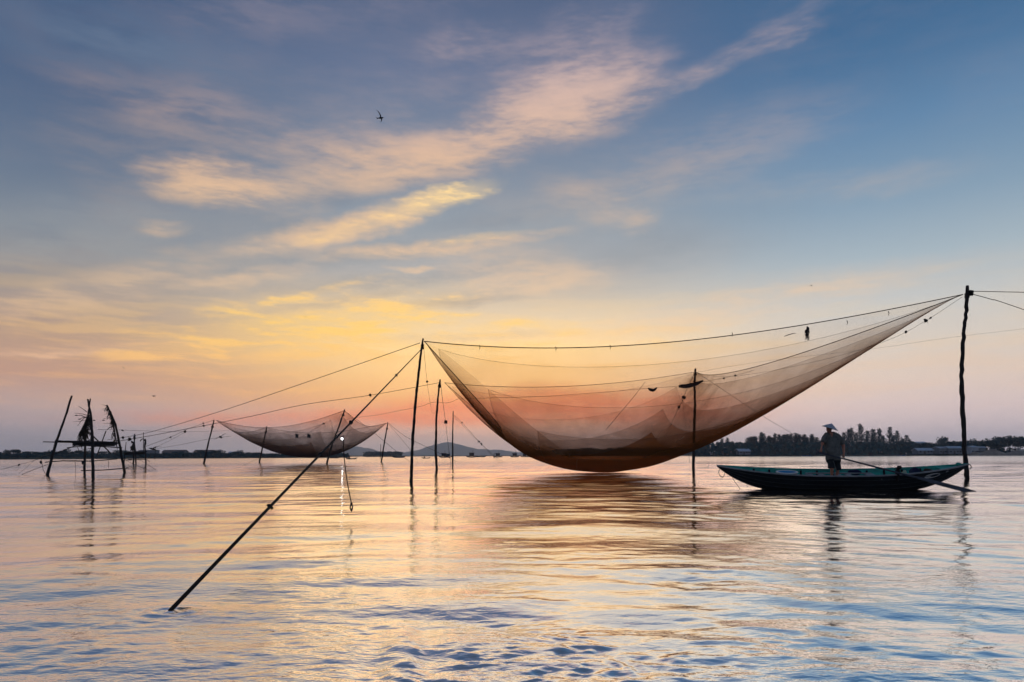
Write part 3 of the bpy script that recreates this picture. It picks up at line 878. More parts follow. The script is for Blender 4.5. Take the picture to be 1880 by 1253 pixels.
class NetSurf:
    def __init__(self, A, B, C, D, prm, wrinkle):
        self.c = [np.array(q) for q in (A, B, C, D)]
        self.p = prm
        self.w = wrinkle
    def edge(self, p, q, t, dip, inw, sk):
        b = 4 * t * (1 - t) * (1 + sk * (0.5 - t))
        r = p * (1 - t[..., None]) + q * t[..., None] + inw * b[..., None]
        r[..., 2] -= dip * b
        return r
    def __call__(self, u, v):
        u = np.asarray(u, float); v = np.clip(np.asarray(v, float), 0, 1)
        v = np.where(v < .5, 2 * v * v, 1 - 2 * (1 - v) ** 2)      # rows evenly spaced along the cloth
        A, B, C, D = self.c
        (dAB, iAB, dCD, iCD, dAC, iAC, dBD, iBD, cu, cv, pu, pv, zb, kx, ky, sAC, sBD) = self.p
        c = (A + B + C + D) / 4
        def inw(p, q, k):
            w = c - (p + q) / 2; w = w.copy(); w[2] = 0
            return w / np.linalg.norm(w) * k
        eAB = self.edge(A, B, u, dAB, inw(A, B, iAB), 0.5); eCD = self.edge(C, D, u, dCD, inw(C, D, iCD), 0.5)
        eAC = self.edge(A, C, v, dAC, inw(A, C, iAC), sAC); eBD = self.edge(B, D, v, dBD, inw(B, D, iBD), sBD)
        U, V = u[..., None], v[..., None]
        S_ = (1 - V) * eAB + V * eCD + (1 - U) * eAC + U * eBD - ((1 - U) * (1 - V) * A + U * (1 - V) * B + (1 - U) * V * C + U * V * D)
        uu = np.clip(u, 0, 1) ** (math.log(.5) / math.log(cu)); vv = np.clip(v, 0, 1) ** (math.log(.5) / math.log(cv))
        g = np.clip(4 * uu * (1 - uu), 0, 1) ** pu * np.clip(4 * vv * (1 - vv), 0, 1) ** pv
        S_[..., 2] = S_[..., 2] * (1 - g) + zb * g
        S_[..., 0] += kx * g; S_[..., 1] += ky * g
        # soft folds running from rim to belly
        e = 16 * u * (1 - u) * v * (1 - v)
        f = np.sin(u * 23 + 2.2 * np.sin(v * 5)) * np.sin(v * 19 + 1.7 * np.sin(u * 7)) * e * (1 - .7 * g)
        S_[..., 2] += self.w * f
        return S_

def make_net(name, label, surf, seam_r, rope_r, mats, side_mats):
    t = empty(name, tuple(surf(np.array(.5), np.array(.5))))
    t.location.z = 0
    org = Vector(t.location)
    tag(t, label, 'fishing net')
    NS = 26
    for k in range(len(RING) - 1):
        ro, ri = RING[k], RING[k + 1]
        if ri == 0.0:
            g = np.linspace(-ro, ro, NS + 1)
            a, b = np.meshgrid((1 + g) / 2, (1 + g) / 2)
            grids = [(a, b)]
        else:
            grids = []
            for side in range(4):
                s, q = np.meshgrid(np.linspace(-1, 1, NS + 1), np.linspace(ri, ro, 6))
                a, b = (1 + s * q) / 2, (1 - q) / 2
                for _ in range(side):
                    a, b = 1 - b, a
                grids.append((a, b))
        for gi, (a, b) in enumerate(grids):
            pts = surf(a, b)
            h, w = a.shape
            f = [(i * w + j, i * w + j + 1, (i + 1) * w + j + 1, (i + 1) * w + j) for i in range(h - 1) for j in range(w - 1)]
            mesh_obj('net_panel', [Vector(p_) - org for p_ in pts.reshape(-1, 3)], f, (side_mats if gi == 3 else mats)[k], t, smooth=True)
        if k:
            for side in range(4):
                s = np.linspace(-1, 1, 33)
                a, b = (1 + s * ro) / 2, np.full_like(s, (1 - ro) / 2)
                for _ in range(side):
                    a, b = 1 - b, a
                MB().tube([Vector(p_) - org for p_ in surf(a, b)], seam_r, 4).build('seam', M['seam'], t)
    s = np.linspace(0, 1, 61); z = np.zeros_like(s)
    for (a, b) in ((s, z), (z + 1, s), (s, z + 1), (z, s)):
        o = MB().tube([Vector(p_) - org for p_ in surf(a, b)], rope_r, 6).build('edge_rope', M['net_rope'], t)
    return t

NA, NB, NC, ND = P(779, 627, 30.3), P(1768, 541, 31.3), P(816, 703, 56), P(1277, 683, 67)
big = NetSurf(NA, NB, NC, ND, (0.9869, 0., 1.1104, 3.4449, 3.5756, 3.9874, 1.8639, 3.7239, 0.3843, 0.4662, 0.9437, 0.401, 0.09, 0.0695, 0.1141, -1., 0.5932), 0.10)
make_net('lift_net', 'huge brown lift net whose belly touches the water, hung from four tall poles', big, 0.006, 0.020, NETM, NETB)
N1, N3, N2, N4 = P(397, 772, 109), P(632, 754, 103), P(490, 785, 124), P(711, 777, 126)
small = NetSurf(N1, N3, N2, N4, (1.6214, 1.8578, 1.3334, 0., 1.442, 0.4449, 1.1252, 1.096, 0.5726, 0.6771, 0.7982, 0.3389, 0.8601, -1.2356, -1.6846, 1., -1.), 0.10)
make_net('lift_net', 'smaller dark lift net hanging clear of the water behind the slanting rope', small, 0.010, 0.028, NETS, NETS)

# ------------------------------------------------------------------ poles
def pole(pts, w, label, name='net_pole', seed=0, d=None, wob=0.5, lash=True):
    """pts: photo pixels from the waterline up; w: (bottom, top) diameter in photo pixels"""
    r = random.Random(seed)
    if d is None:
        d = W(*pts[0]).y
    base = P(*pts[0], d)
    k = d / F_PX
    path, rad = [], []
    n = len(pts) - 1
    sub = 7
    for i in range(n):
        for s in range(sub):
            t = s / sub
            x = pts[i][0] * (1 - t) + pts[i + 1][0] * t; y = pts[i][1] * (1 - t) + pts[i + 1][1] * t
            g = (i + t) / n
            path.append(P(x + r.uniform(-wob, wob) * .5, y, d) + Vector((0, r.uniform(-.02, .02), 0)))
            rad.append(.5 * k * (w[0] * (1 - g) + w[1] * g) * r.uniform(.88, 1.12))
    path.append(P(*pts[-1], d)); rad.append(.5 * k * w[1] * .85)
    dn = (path[0] - path[1]).normalized()
    path.insert(0, path[0] + dn * 1.2); rad.insert(0, rad[0])
    t = empty(name, base)
    tag(t, label, 'pole', 'net poles')
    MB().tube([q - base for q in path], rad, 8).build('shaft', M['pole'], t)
    if lash:
        top = path[-3] - base
        mb = MB()
        for j in range(4):
            c = top + Vector((0, 0, -.05 - .055 * j))
            ring = [c + Vector((math.cos(a) * rad[-3] * 1.35, math.sin(a) * rad[-3] * 1.35, r.uniform(-.01, .01))) for a in np.linspace(0, 2 * math.pi, 9)]
            mb.tube(ring, max(.012, k * .9), 5, False)
        mb.build('rope_lashing', M['rope'], t)
    return t
pole([(755, 885), (756, 846), (758, 800), (763, 738), (768, 690), (772, 655), (777, 622)], (6.5, 3.6), 'dark wooden pole holding the near left corner of the big net', seed=1)
pole([(1776, 880), (1771, 830), (1768, 760), (1765, 690), (1769, 620), (1774, 570), (1776, 525)], (8.2, 5.8), 'tallest dark pole, standing in the water behind the boat stern', seed=2, wob=1.6)
pole([(802, 863), (800, 830), (801, 770), (804, 730), (808, 697)], (5, 3), 'thin pole holding the far left corner of the big net', seed=3)
pole([(1273, 857), (1274, 800), (1276, 740), (1275, 705), (1277, 677)], (5.5, 3.6), 'pole seen through the big net, holding its far right corner', seed=4)
pole([(374, 852), (383, 812), (393, 771)], (3.4, 2.2), 'leaning pole at the left corner of the smaller net', seed=5)
pole([(476, 850), (483, 816), (490, 783)], (3.0, 1.9), 'leaning pole crossing the left half of the smaller net', seed=6)
pole([(600, 852), (610, 816), (622, 784), (633, 752)], (3.6, 2.4), 'leaning pole at the peak of the smaller net', seed=7)
pole([(700, 849), (706, 812), (712, 776)], (3.0, 1.8), 'leaning pole at the right corner of the smaller net', seed=8)
pole([(831, 851), (831, 800), (832, 755)], (3.4, 1.8), 'straight bare pole standing alone left of the big net', seed=9, lash=False)
pole([(698, 841.5), (699, 828), (699, 816)], (1.2, 1.0), 'distant thin stake in front of the islet grove', seed=10, lash=False, d=330)
pole([(907, 841), (907, 836), (907.5, 833)], (1.4, 1.2), 'tiny stake on the horizon left of the big net belly', seed=11, lash=False, d=340)
pole([(284, 843), (285, 830), (285.5, 820)], (1.2, 0.9), 'thin stake on the left bank right of the flat-roofed building', seed=12, lash=False, d=330)

# ------------------------------------------------------------------ ropes
def smooth_path(pts, sub=8):
    out = []
    n = len(pts)
    for i in range(n - 1):
        p0, p1, p2_, p3 = pts[max(i - 1, 0)], pts[i], pts[i + 1], pts[min(i + 2, n - 1)]
        for s in range(sub):
            t = s / sub
            out.append(.5 * ((2 * p1) + (p2_ - p0) * t + (2 * p0 - 5 * p1 + 4 * p2_ - p3) * t * t + (3 * p1 - p0 - 3 * p2_ + p3) * t ** 3))
    out.append(pts[-1])
    return out

def rope(px, d0, d1, wpx, label, name='rope', knots=(), group='ropes', cat='rope', mk='rope', tail=0.0):
    """px: photo pixels along the rope, depth runs d0 -> d1 (evenly in 1/depth); wpx: thickness in photo pixels at the near end"""
    L = [0.0]
    for a, b in zip(px, px[1:]):
        L.append(L[-1] + math.hypot(b[0] - a[0], b[1] - a[1]))
    pts = []
    for q, l in zip(px, L):
        s = l / L[-1]
        pts.append(P(q[0], q[1], 1.0 / ((1 - s) / d0 + s / d1)))
    pts = smooth_path(pts) if len(pts) > 2 else [pts[0].lerp(pts[1], k / 10) for k in range(11)]
    if tail:
        pts.append(pts[-1] + (pts[-1] - pts[-2]).normalized() * tail)
    rr = .5 * wpx * (1.0 if wpx > 5 else .64) * min(d0, d1) / F_PX
    org = pts[0].copy()
    t = None
    if knots:
        t = empty(name, org)
        tag(t, label, cat, group)
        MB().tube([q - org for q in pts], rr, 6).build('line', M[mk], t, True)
        for (x, y, s) in knots:
            # nearest point of the rope to that pixel
            best = min(pts, key=lambda q: (q - P(x, y, q.y)).length / q.y)
            k = best.y / F_PX
            mb = MB()
            for i in range(5):
                mb.blob(best - org + Vector((rnd.uniform(-1, 1), rnd.uniform(-1, 1), rnd.uniform(-1, 1))) * s * .33 * k, (s * .42 * k, s * .42 * k, s * .42 * k), rnd.random(), 7, 5, .35)
            for i in range(3):
                e = best - org
                mb.tube([e, e + Vector((rnd.uniform(-1, 1), 0, rnd.uniform(-.6, .2))) * s * .7 * k, e + Vector((rnd.uniform(-1, 1), 0, rnd.uniform(-1.3, -.4))) * s * k], [.1 * s * k, .08 * s * k, .03 * s * k], 4)
            mb.build('knot', M[mk], t, True)
    else:
        t = MB().tube(pts, rr, 6).build(name, M[mk], None, True, origin=org)
        tag(t, label, cat, group)
    return t
q = W(312, 1120)
rope([(312, 1122), (775, 640)], q.y, 30.3, 8.8, 'thick slanting mooring rope running from the near pole down into the foreground water', 'mooring_rope', knots=((457, 975, 8), (611, 823, 6), (621, 804, 6), (718, 699, 4)))
rope([(771, 630), (560, 703), (400, 757), (270, 795), (197, 808)], 30.3, 48, 1.8, 'long rope from the near left pole down to the hut of poles', knots=((228, 801, 4),))
rope([(807, 703), (680, 726), (560, 743), (450, 767), (300, 796), (214, 811)], 56, 48, 1.5, 'rope from the far left pole passing over the smaller net', knots=((240, 804, 5), (370, 781, 3), (679, 724, 4)))
rope([(845, 731), (822, 740), (795, 739), (770, 747), (720, 757), (690, 763), (662, 766), (632, 772)], 44, 102, 1.0, 'thin wavy line from the net notch toward the smaller net')
rope([(778, 640), (783, 690), (788, 730), (793, 755), (796, 760), (800, 756), (802, 746)], 30.6, 55.6, 1.0, 'slack loop hanging between the two left poles', knots=((783, 700, 3),))
rope([(809, 704), (813, 738), (818, 775), (823, 818), (828, 854)], 56, 86, 1.3, 'line running from the far left pole steeply down to the water', knots=((818, 776, 5),))
rope([(833, 762), (848, 776), (880, 811), (908, 838), (925, 849)], 104, 118, .7, 'upper of two faint lines right of the bare pole', knots=((848, 776, 2.2), (882, 810, 2.2), (886, 814, 2.2)))
rope([(833, 765), (860, 792), (884, 817), (905, 838), (918, 850)], 104, 115, .6, 'lower of two faint lines right of the bare pole', knots=((880, 812, 2), (884, 817, 2)))
rope([(1780, 535), (1830, 536), (1880, 537), (2300, 545)], 31.3, 24, 2.4, 'level rope leaving the tallest pole to the right', knots=((1786, 536, 7),))
rope([(1780, 539), (1820, 550), (1880, 569), (2300, 716), (2640, 850)], 31.3, 36, 1.9, 'sloping rope leaving the tallest pole to the right', knots=((1783, 541, 6),))
rope([(1279, 684), (1400, 664), (1600, 641), (1745, 620), (1880, 604), (2200, 566)], 67, 60, .5, 'faint rope crossing behind the tallest pole')
rope([(1279, 684), (1320, 711), (1400, 764), (1460, 800), (1530, 846)], 67, 128, 1.1, 'stay from the pole behind the net down to the right')
rope([(1275, 686), (1262, 712), (1253, 735), (1240, 762), (1226, 792), (1206, 836)], 67, 62, 1.2, 'stay with rag knots going down left from the pole behind the net', knots=((1254, 730, 6), (1246, 749, 5)))
rope([(1253, 734), (1256, 760), (1261, 795), (1266, 850)], 66, 66, .9, 'thin cord dangling to the water beside the pole behind the net')
rope([(1184, 702), (1165, 727), (1140, 757), (1112, 790)], 63, 56, 1.2, 'short cord slanting down left from the far edge rope')
rope([(846, 733), (900, 731), (1000, 728), (1100, 721), (1195, 713), (1245, 709), (1310, 698), (1345, 691), (1385, 680)], 44, 56, 1.0, 'wavy cord strung through the big net with dark floats on it', knots=((1330, 693, 3), (1352, 687, 3)))
rope([(1766, 546), (1700, 589), (1640, 621), (1560, 648), (1480, 668), (1400, 684), (1330, 692), (1282, 686)], 31.3, 66.5, 1.0, 'slack rope drooping under the right wing of the big net', knots=((1692, 584, 5), (1660, 608, 4), (1705, 586, 3)))
rope([(88, 853), (56, 865), (25, 878)], 45, 46, 1.3, 'lower anchor line left of the hut of poles')
rope([(63, 846), (44, 862), (25, 877)], 60, 46, 1.0, 'upper anchor line left of the hut of poles')
rope([(98, 833), (62, 846), (30, 855), (-10, 866)], 45, 55, 1.0, 'line running from the hut of poles out of the left edge', knots=((34, 854, 3),))
rope([(207, 830), (240, 850), (278, 866)], 48, 56, 1.1, 'anchor line right of the hut of poles')
rope([(238, 833), (262, 848), (291, 866)], 110, 56, 1.2, 'anchor line falling right from the far hut')
rope([(180, 789), (225, 790), (250, 791), (290, 792), (340, 793), (400, 792), (425, 790)], 50, 108, 1.0, 'wavy level line from the hut of poles to the smaller net', knots=((225, 791, 3), (339, 793, 4)))
rope([(392, 772), (350, 786), (313, 803), (262, 822)], 109, 111, .9, 'stay falling left from the leaning pole of the smaller net', knots=((371, 780, 2.4), (313, 803, 2.4)))
rope([(339, 794), (300, 815), (268, 826)], 84, 110, .7, 'faint line sloping down left below the wavy level line')
rope([(424, 801), (380, 807), (330, 817), (287, 824)], 110, 120, .7, 'faintest line sloping left under the smaller net corner')
rope([(713, 777), (745, 802), (800, 829), (826, 842), (838, 848)], 126, 124, .9, 'outer stay falling right from the smaller net')
rope([(713, 779), (735, 804), (756, 830), (768, 848)], 126, 127, .6, 'inner stay falling right from the smaller net')
rope([(634, 756), (665, 778), (700, 806), (730, 831), (756, 851)], 103, 103, .9, 'stay from the peak of the smaller net down to the right')
rope([(595, 778), (560, 799), (530, 816)], 112, 110, .9, 'cord slanting across the inside of the smaller net', knots=((595, 778, 3),))
rope([(477, 841), (455, 851), (438, 858)], 124, 78, .9, 'short anchor line below the smaller net')

# knotted weight on a cord under the mooring rope
def mooring_at(px):
    s = (px - 312) / (775 - 312)
    return 1.0 / ((1 - s) / W(312, 1120).y + s / 30.3)
dm = mooring_at(629)
wt = tag(empty('rope_weight', P(645, 926, dm)), 'knotted weight dangling on a cord below the slanting mooring rope', 'weight')
og = wt.location.copy()
pts = smooth_path([P(630, 800, dm), P(632, 840, dm), P(637, 882, dm), P(645, 924, dm)])
MB().tube([q - og for q in pts], .009, 6).build('cord', M['rope'], wt, True)
mb = MB()
ring = [Vector((math.cos(a) * .020, 0, -.055 + math.sin(a) * .042)) for a in np.linspace(0, 6.283, 13)]
mb.tube(ring, .013, 6, False).blob((0.004, 0, .004), (.022, .022, .026), 3, 8, 6, .25).blob((.0, 0, -.105), (.018, .02, .026), 4, 8, 6, .25)
mb.build('weight_ring', M['black'], wt, True)

# floats, scraps and plank caught in the rigging
M['driftwood'] = mat('dark_float_wood', (0.025, 0.02, 0.018), 0.8, 0.3, 4.0, 0.4, (1, 1, 6))
def dark_plank():
    d = 54.5
    ctr = [(1248, 709), (1258, 709.5), (1268, 708), (1279, 705), (1289, 700)]
    half = [(2.0), 3.2, 3.7, 3.4, 1.2]
    k = d / F_PX
    vs, fs = [], []
    for (x, y), h in zip(ctr, half):
        c = P(x, y, d)
        for sy in (-.35, .35):
            for sz in (-1, 1):
                vs.append(c + Vector((0, sy, sz * h * k)))
    for i in range(len(ctr) - 1):
        a, b = i * 4, i * 4 + 4
        fs += [(a, a + 1, b + 1, b), (a + 2, b + 2, b + 3, a + 3), (a + 1, a + 3, b + 3, b + 1), (a, b, b + 2, a + 2)]
    e = (len(ctr) - 1) * 4
    fs += [(0, 2, 3, 1), (e, e + 1, e + 3, e + 2)]
    o = MB().add(vs, fs).build('float_board', M['driftwood'], origin=P(1268, 706, d))
    tag(o, 'boat-shaped dark board hanging on the cord by the pole behind the net', 'float')
dark_plank()
o = MB().tube([P(1190, 713, 52), P(1194, 716, 52), P(1199, 717, 52), P(1203, 715, 52), P(1206, 712, 52)], [.06, .11, .12, .09, .05], 7).build('float_scrap', M['driftwood'], origin=P(1198, 715, 52))
tag(o, 'small curled dark scrap on the cord left of the boat-shaped board', 'float')
for x, w_, lab in ((545, 6, 'left of two dark cloth squares pinned on the smaller net'), (567, 6, 'right of two dark cloth squares pinned on the smaller net')):
    d = 104; k = d / F_PX; c = P(x, 801, d)
    vs = []
    for j in range(4):
        for i in range(4):
            vs.append(Vector(((i / 3 - .5) * w_ * k * (1 if x > 550 else (1.2 - .35 * (j > 0))), .06 * math.sin(i * 2.1 + j), (.5 - j / 3) * 7 * k + .05 * math.sin(i * 1.7))))
    fs = [(j * 4 + i, j * 4 + i + 1, j * 4 + i + 5, j * 4 + i + 4) for j in range(3) for i in range(3)]
    o = mesh_obj('cloth_square', vs, fs, M['black'])
    md = o.modifiers.new('thickness', 'SOLIDIFY'); md.thickness = .03
    o.location = c
    tag(o, lab, 'cloth')
# tuft of torn netting on the near edge rope
def tuft():
    c = P(1482, 600.5, 31.2)
    k = 31.2 / F_PX
    r = random.Random(4)
    t = tag(empty('netting_tuft', c), 'black tuft of torn netting dangling from the near top rope of the big net', 'netting')
    mb = MB()
    for i in range(14):
        mb.blob(Vector((r.gauss(-1.0, 1.9) * k, r.gauss(0, 1.5) * k, -(9 + r.gauss(0, 3.2)) * k)), (1.9 * k, 1.8 * k, 2.6 * k), i, 6, 5, .45)
    mb.tube([(0, 0, .02), (0, 0, -2 * k), (-.4 * k, 0, -7 * k)], [1.0 * k, 1.4 * k, 2.2 * k], 6)
    mb.build('clump', M['black'], t)
    mb = MB()
    for i in range(26):
        x = r.uniform(-3.5, 2.5); z = r.uniform(8, 16)
        mb.tube([Vector((x * k, 0, -z * k)), Vector(((x + r.uniform(-2.5, 1.5)) * k, r.uniform(-1, 1) * k, -(z + r.uniform(3, 7)) * k)), Vector(((x + r.uniform(-4, 2)) * k, 0, -(z + r.uniform(6, 13)) * k))], [.35 * k, .28 * k, .12 * k], 4)
    mb.tube([Vector((-1 * k, 0, -14 * k)), Vector((.8 * k, 0, -19 * k)), Vector((2 * k, 0, -23 * k)), Vector((.2 * k, 0, -25 * k))], [.9 * k, .8 * k, .8 * k, .5 * k], 5)
    mb.build('threads', M['black'], t)
tuft()
o = MB().tube([P(1440, 618, 31.2), P(1448, 615, 31.2), P(1455, 613, 31.2), P(1462, 612.6, 31.2)], [.014, .02, .016, .006], 5).build('twig', M['pole'], origin=P(1450, 615, 31.2))
tag(o, 'thin twig caught in the big net left of the torn tuft', 'twig')
# little cords tied along the near top rope
for i, (x, y, dd) in enumerate(((1344, 611, 31), (1555, 589, 31), (1631, 572, 31), (1020, 637, 31), (880, 634, 31), (1120, 634, 31))):
    c = P(x, y, dd)
    o = MB().tube([c, c + Vector((.03, 0, -.09)), c + Vector((.0, .02, -.2))], [.02, .016, .008], 5).build('rope_end', M['rope'], None, True, origin=c)
    tag(o, 'stray cord end, %s along the near top rope of the big net' % (['fourth from left', 'fifth from left', 'rightmost', 'second from left', 'leftmost', 'third from left'][i]), 'cord', 'cord ends on the near top rope')

# lamp hung on the peak pole of the smaller net
def lamp():
    d = 103.0
    b = P(617, 800, d); c = P(628, 806, d)
    t = tag(empty('net_lamp', c), 'bright white lamp hung beside the peak pole of the smaller net', 'lamp')
    MB().tube([b - c, Vector((0, 0, .35)), Vector((0, 0, .2))], [.05, .04, .04], 6).build('bracket', M['black'], t)
    MB().tube([(0, 0, .26), (0, 0, .16)], [.05, .2], 10).build('lamp_shade', M['black'], t)
    m = bpy.data.materials.new('lamp_glow'); m.use_nodes = True
    T = NT(m.node_tree); T.n.remove(T.n['Principled BSDF'])
    e = T.node('ShaderNodeEmission'); e.inputs[0].default_value = (.95, .98, 1, 1); e.inputs[1].default_value = 20.0
    T.l.new(e.outputs[0], T.n['Material Output'].inputs['Surface'])
    MB().blob((0, 0, 0), (.13, .13, .15), 1, 10, 8, 0).build('bulb', m, t, True)
lamp()
# ------------------------------------------------------------------ rowing boat
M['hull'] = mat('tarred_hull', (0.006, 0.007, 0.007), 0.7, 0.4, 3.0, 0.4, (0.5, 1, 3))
M['hull_edge'] = mat('scuffed_plank_edge', (0.035, 0.036, 0.034), 0.6, 0.5, 5.0, 0.4)
M['teal'] = mat('worn_teal_paint', (0.045, 0.34, 0.26), 0.7, 0.35, 4.0, 0.4, (0.6, 1, 2.5))
M['rail'] = mat('pale_worn_rail', (0.30, 0.29, 0.27), 0.6, 0.35, 5.0, 0.4, (0.4, 1, 1))
M['white'] = mat('white_paint', (0.72, 0.70, 0.62), 0.6, 0.1, 5.0, 0.1)
M['blue_pl'] = mat('blue_plastic', (0.05, 0.25, 0.45), 0.35, 0.1, 4.0, 0.0, spec=0.5)
M['red_pl'] = mat('red_plastic', (0.30, 0.05, 0.04), 0.4, 0.1, 4.0, 0.0, spec=0.5)
M['navy'] = mat('navy_cloth', (0.012, 0.018, 0.05), 0.9, 0.3, 14.0, 0.5)
M['pale_cloth'] = mat('pale_green_cloth', (0.42, 0.46, 0.30), 0.9, 0.2, 10.0, 0.5)
M['oar'] = mat('dark_oar_wood', (0.065, 0.07, 0.08), 0.45, 0.3, 6.0, 0.3, (0.3, 1, 1))

BL = 3.90
BOAT_C = Vector((10.86, 22.75, 0.02))
BM = Matrix.Translation(BOAT_C) @ Matrix.Rotation(R(-10.5), 4, 'Z') @ Matrix.Rotation(R(8.0), 4, 'X')
boat = empty('fishing_boat')
boat.matrix_world = BM
tag(boat, 'long black wooden rowing boat with teal inside, carrying the standing man', 'boat')

def beam(x):
    return 0.70 * max(0.0, 1 - abs(x / BL) ** 2.4) ** 0.85 + 0.004
def sheer(x):
    t = abs(x / BL)
    return 0.53 + (0.25 if x < 0 else 0.29) * t ** 2.3
def keel(x):
    t = max(0.0, (abs(x) - 1.35) / (BL - 1.35))
    return -0.14 + (sheer(x) + 0.10) * t ** 2.1
def hull_pt(x, t, side, off=0.0):
    """t 0 keel .. 1 gunwale"""
    b = max(beam(x) + off, 0.003)
    z0, z1 = min(keel(x) - off * .8, sheer(x) - 0.01), sheer(x)
    return Vector((x, side * b * (t ** 0.55), z0 + (z1 - z0) * (t ** 1.35)))
def hull_shell(off, m_name, mm):
    xs = [BL * math.sin(math.pi / 2 * i / 24) for i in range(-24, 25)]
    if off < 0:
        xs = [x * 0.985 for x in xs]
    ts = [i / 8 for i in range(9)]
    vs, fs = [], []
    row = [(-1, t) for t in reversed(ts)] + [(1, t) for t in ts[1:]]
    for x in xs:
        for s, t in row:
            vs.append(hull_pt(x, t, s, off))
    n = len(row)
    for i in range(len(xs) - 1):
        for j in range(n - 1):
            q_ = (i * n + j, (i + 1) * n + j, (i + 1) * n + j + 1, i * n + j + 1)
            fs.append(q_ if off >= 0 else q_[::-1])
    return mesh_obj(m_name, vs, fs, mm, boat, True)
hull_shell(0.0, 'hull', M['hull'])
hull_shell(-0.035, 'inner_planking', M['teal'])
for s in (-1, 1):
    xs = np.linspace(-BL, BL, 61)
    vs, fs = [], []
    for x in xs:
        b = beam(x); z = sheer(x)
        for (dy_, dz_) in ((.022, -.022), (.022, .016), (-.05, .016), (-.05, -.022)):
            vs.append((x, s * max(b + dy_, .004 if dy_ < 0 else .01), z + dz_))
    for i in range(60):
        for k in range(4):
            a, b_ = i * 4 + k, i * 4 + (k + 1) % 4
            fs.append((a, b_, b_ + 4, a + 4))
    fs += [(0, 1, 2, 3), (240, 243, 242, 241)]
    mesh_obj('gunwale', vs, fs, M['rail'] if s < 0 else M['teal'], boat)
for i in range(13):
    x = -3.15 + i * .525
    pts = [hull_pt(x, t, s, -.06) for s, t in [(-1, .95), (-1, .7), (-1, .45), (-1, .2), (1, .02), (1, .2), (1, .45), (1, .7), (1, .95)]]
    MB().tube(pts, .034, 5).build('rib', M['hull'], boat)
for i in range(7):
    y = -.27 + i * .09
    MB().box((0, y, .075), (2.6, .084, .024)).build('floor_board', M['teal'], boat)
# standing frame amidships, seats, decks at the ends
for y in (-.40, .28):
    MB().box((.10, y, .462), (2.0, .085, .035)).build('frame_rail', M['rail'], boat)
for x in (-.86, -.50, .02, .34, 1.02):
    MB().box((x, -.06, .432), (.16 if x != 1.02 else .26, 1.12, .03)).build('thwart', M['rail'], boat)
for s in (-1, 1):
    vs = []
    for x in (3.05, 3.35, 3.62, 3.84):
        for y in (-1, 1):
            vs.append(Vector((s * x, y * (beam(x) - .02), sheer(x * s) - .02)))
    vs += [q - Vector((0, 0, .03)) for q in vs]
    fs = [(0, 1, 3, 2), (2, 3, 5, 4), (4, 5, 7, 6), (8, 10, 11, 9), (10, 12, 13, 11), (12, 14, 15, 13), (0, 8, 9, 1), (6, 7, 15, 14)]
    mesh_obj('end_deck', vs, fs, M['teal'], boat)
MB().blob((3.62, .05, .80), (.09, .07, .06), 3, 8, 6, .1).build('stern_knob', M['teal'], boat, True)
MB().tube([(3.86, 0, .80), (3.95, 0, .78), (3.98, -.02, .71), (3.92, -.03, .66)], .014, 6).build('stern_hook', M['black'], boat, True)
def on_hull(cx, ct, hx, ht, side, lift, name, mm):
    n = 26
    vs = [hull_pt(cx, ct, side, lift)]
    for k in range(n):
        a = 2 * math.pi * k / n
        vs.append(hull_pt(cx + hx * math.cos(a), min(.97, ct + ht * math.sin(a)), side, lift))
    fs = [(0, 1 + k, 1 + (k + 1) % n) for k in range(n)]
    return mesh_obj(name, vs, fs, mm, boat)
for s in (-1, 1):
    e_ = on_hull(2.70, .80, .25, .10, s, .006, 'eye_emblem', M['white'])
    pu_ = on_hull(2.76, .80, .13, .055, s, .010, 'pupil', M['hull'])
    pu_.parent = e_
    on_hull(3.16, .84, .05, .05, s, .006, 'paint_mark', M['rail'])
for s in (-1, 1):
    for t_ in (.42, .62, .82):
        MB().tube([hull_pt(x, t_, s, .004) for x in np.linspace(-BL * .96, BL * .96, 41)], .011, 5).build('plank_edge', M['hull_edge'], boat)
# oar post with lashing on the near gunwale
pp = MB().tube([(1.60, -.60, .36), (1.60, -.60, .62), (1.61, -.60, .76)], [.045, .045, .05], 8).build('oar_post', M['pole'], boat, True)
mb = MB()
for j in range(5):
    mb.tube([(1.60 + math.cos(a) * .062, -.60 + math.sin(a) * .062, .56 + .035 * j + .012 * math.sin(a * 2 + j)) for a in np.linspace(0, 6.283, 10)], .017, 5, False)
mb.blob((1.63, -.62, .80), (.085, .06, .06), 5, 7, 5, .4).tube([(1.6, -.64, .78), (1.5, -.68, .8), (1.46, -.7, .74)], .012, 5)
lm = MB(); lm.v, lm.f = mb.v, mb.f
lm.build('lashing', M['rope'], pp)
# bow lines
MB().tube(smooth_path([Vector((-3.75, -.03, .76)), Vector((-3.84, -.06, .55)), Vector((-3.74, -.08, .38)), Vector((-3.66, -.08, .45)), Vector((-3.60, -.10, .74))]), .010, 5).build('bow_rope', M['rope'], boat, True)
MB().tube(smooth_path([Vector((-3.45, -.16, .50)), Vector((-3.36, -.2, .30)), Vector((-3.22, -.24, .10)), Vector((-3.12, -.26, -.06))]), .009, 5).build('bow_rope', M['rope'], boat, True)

def in_boat(o, loc, rz=0.0):
    o.matrix_world = BM @ Matrix.Translation(loc) @ Matrix.Rotation(rz, 4, 'Z')
    return o
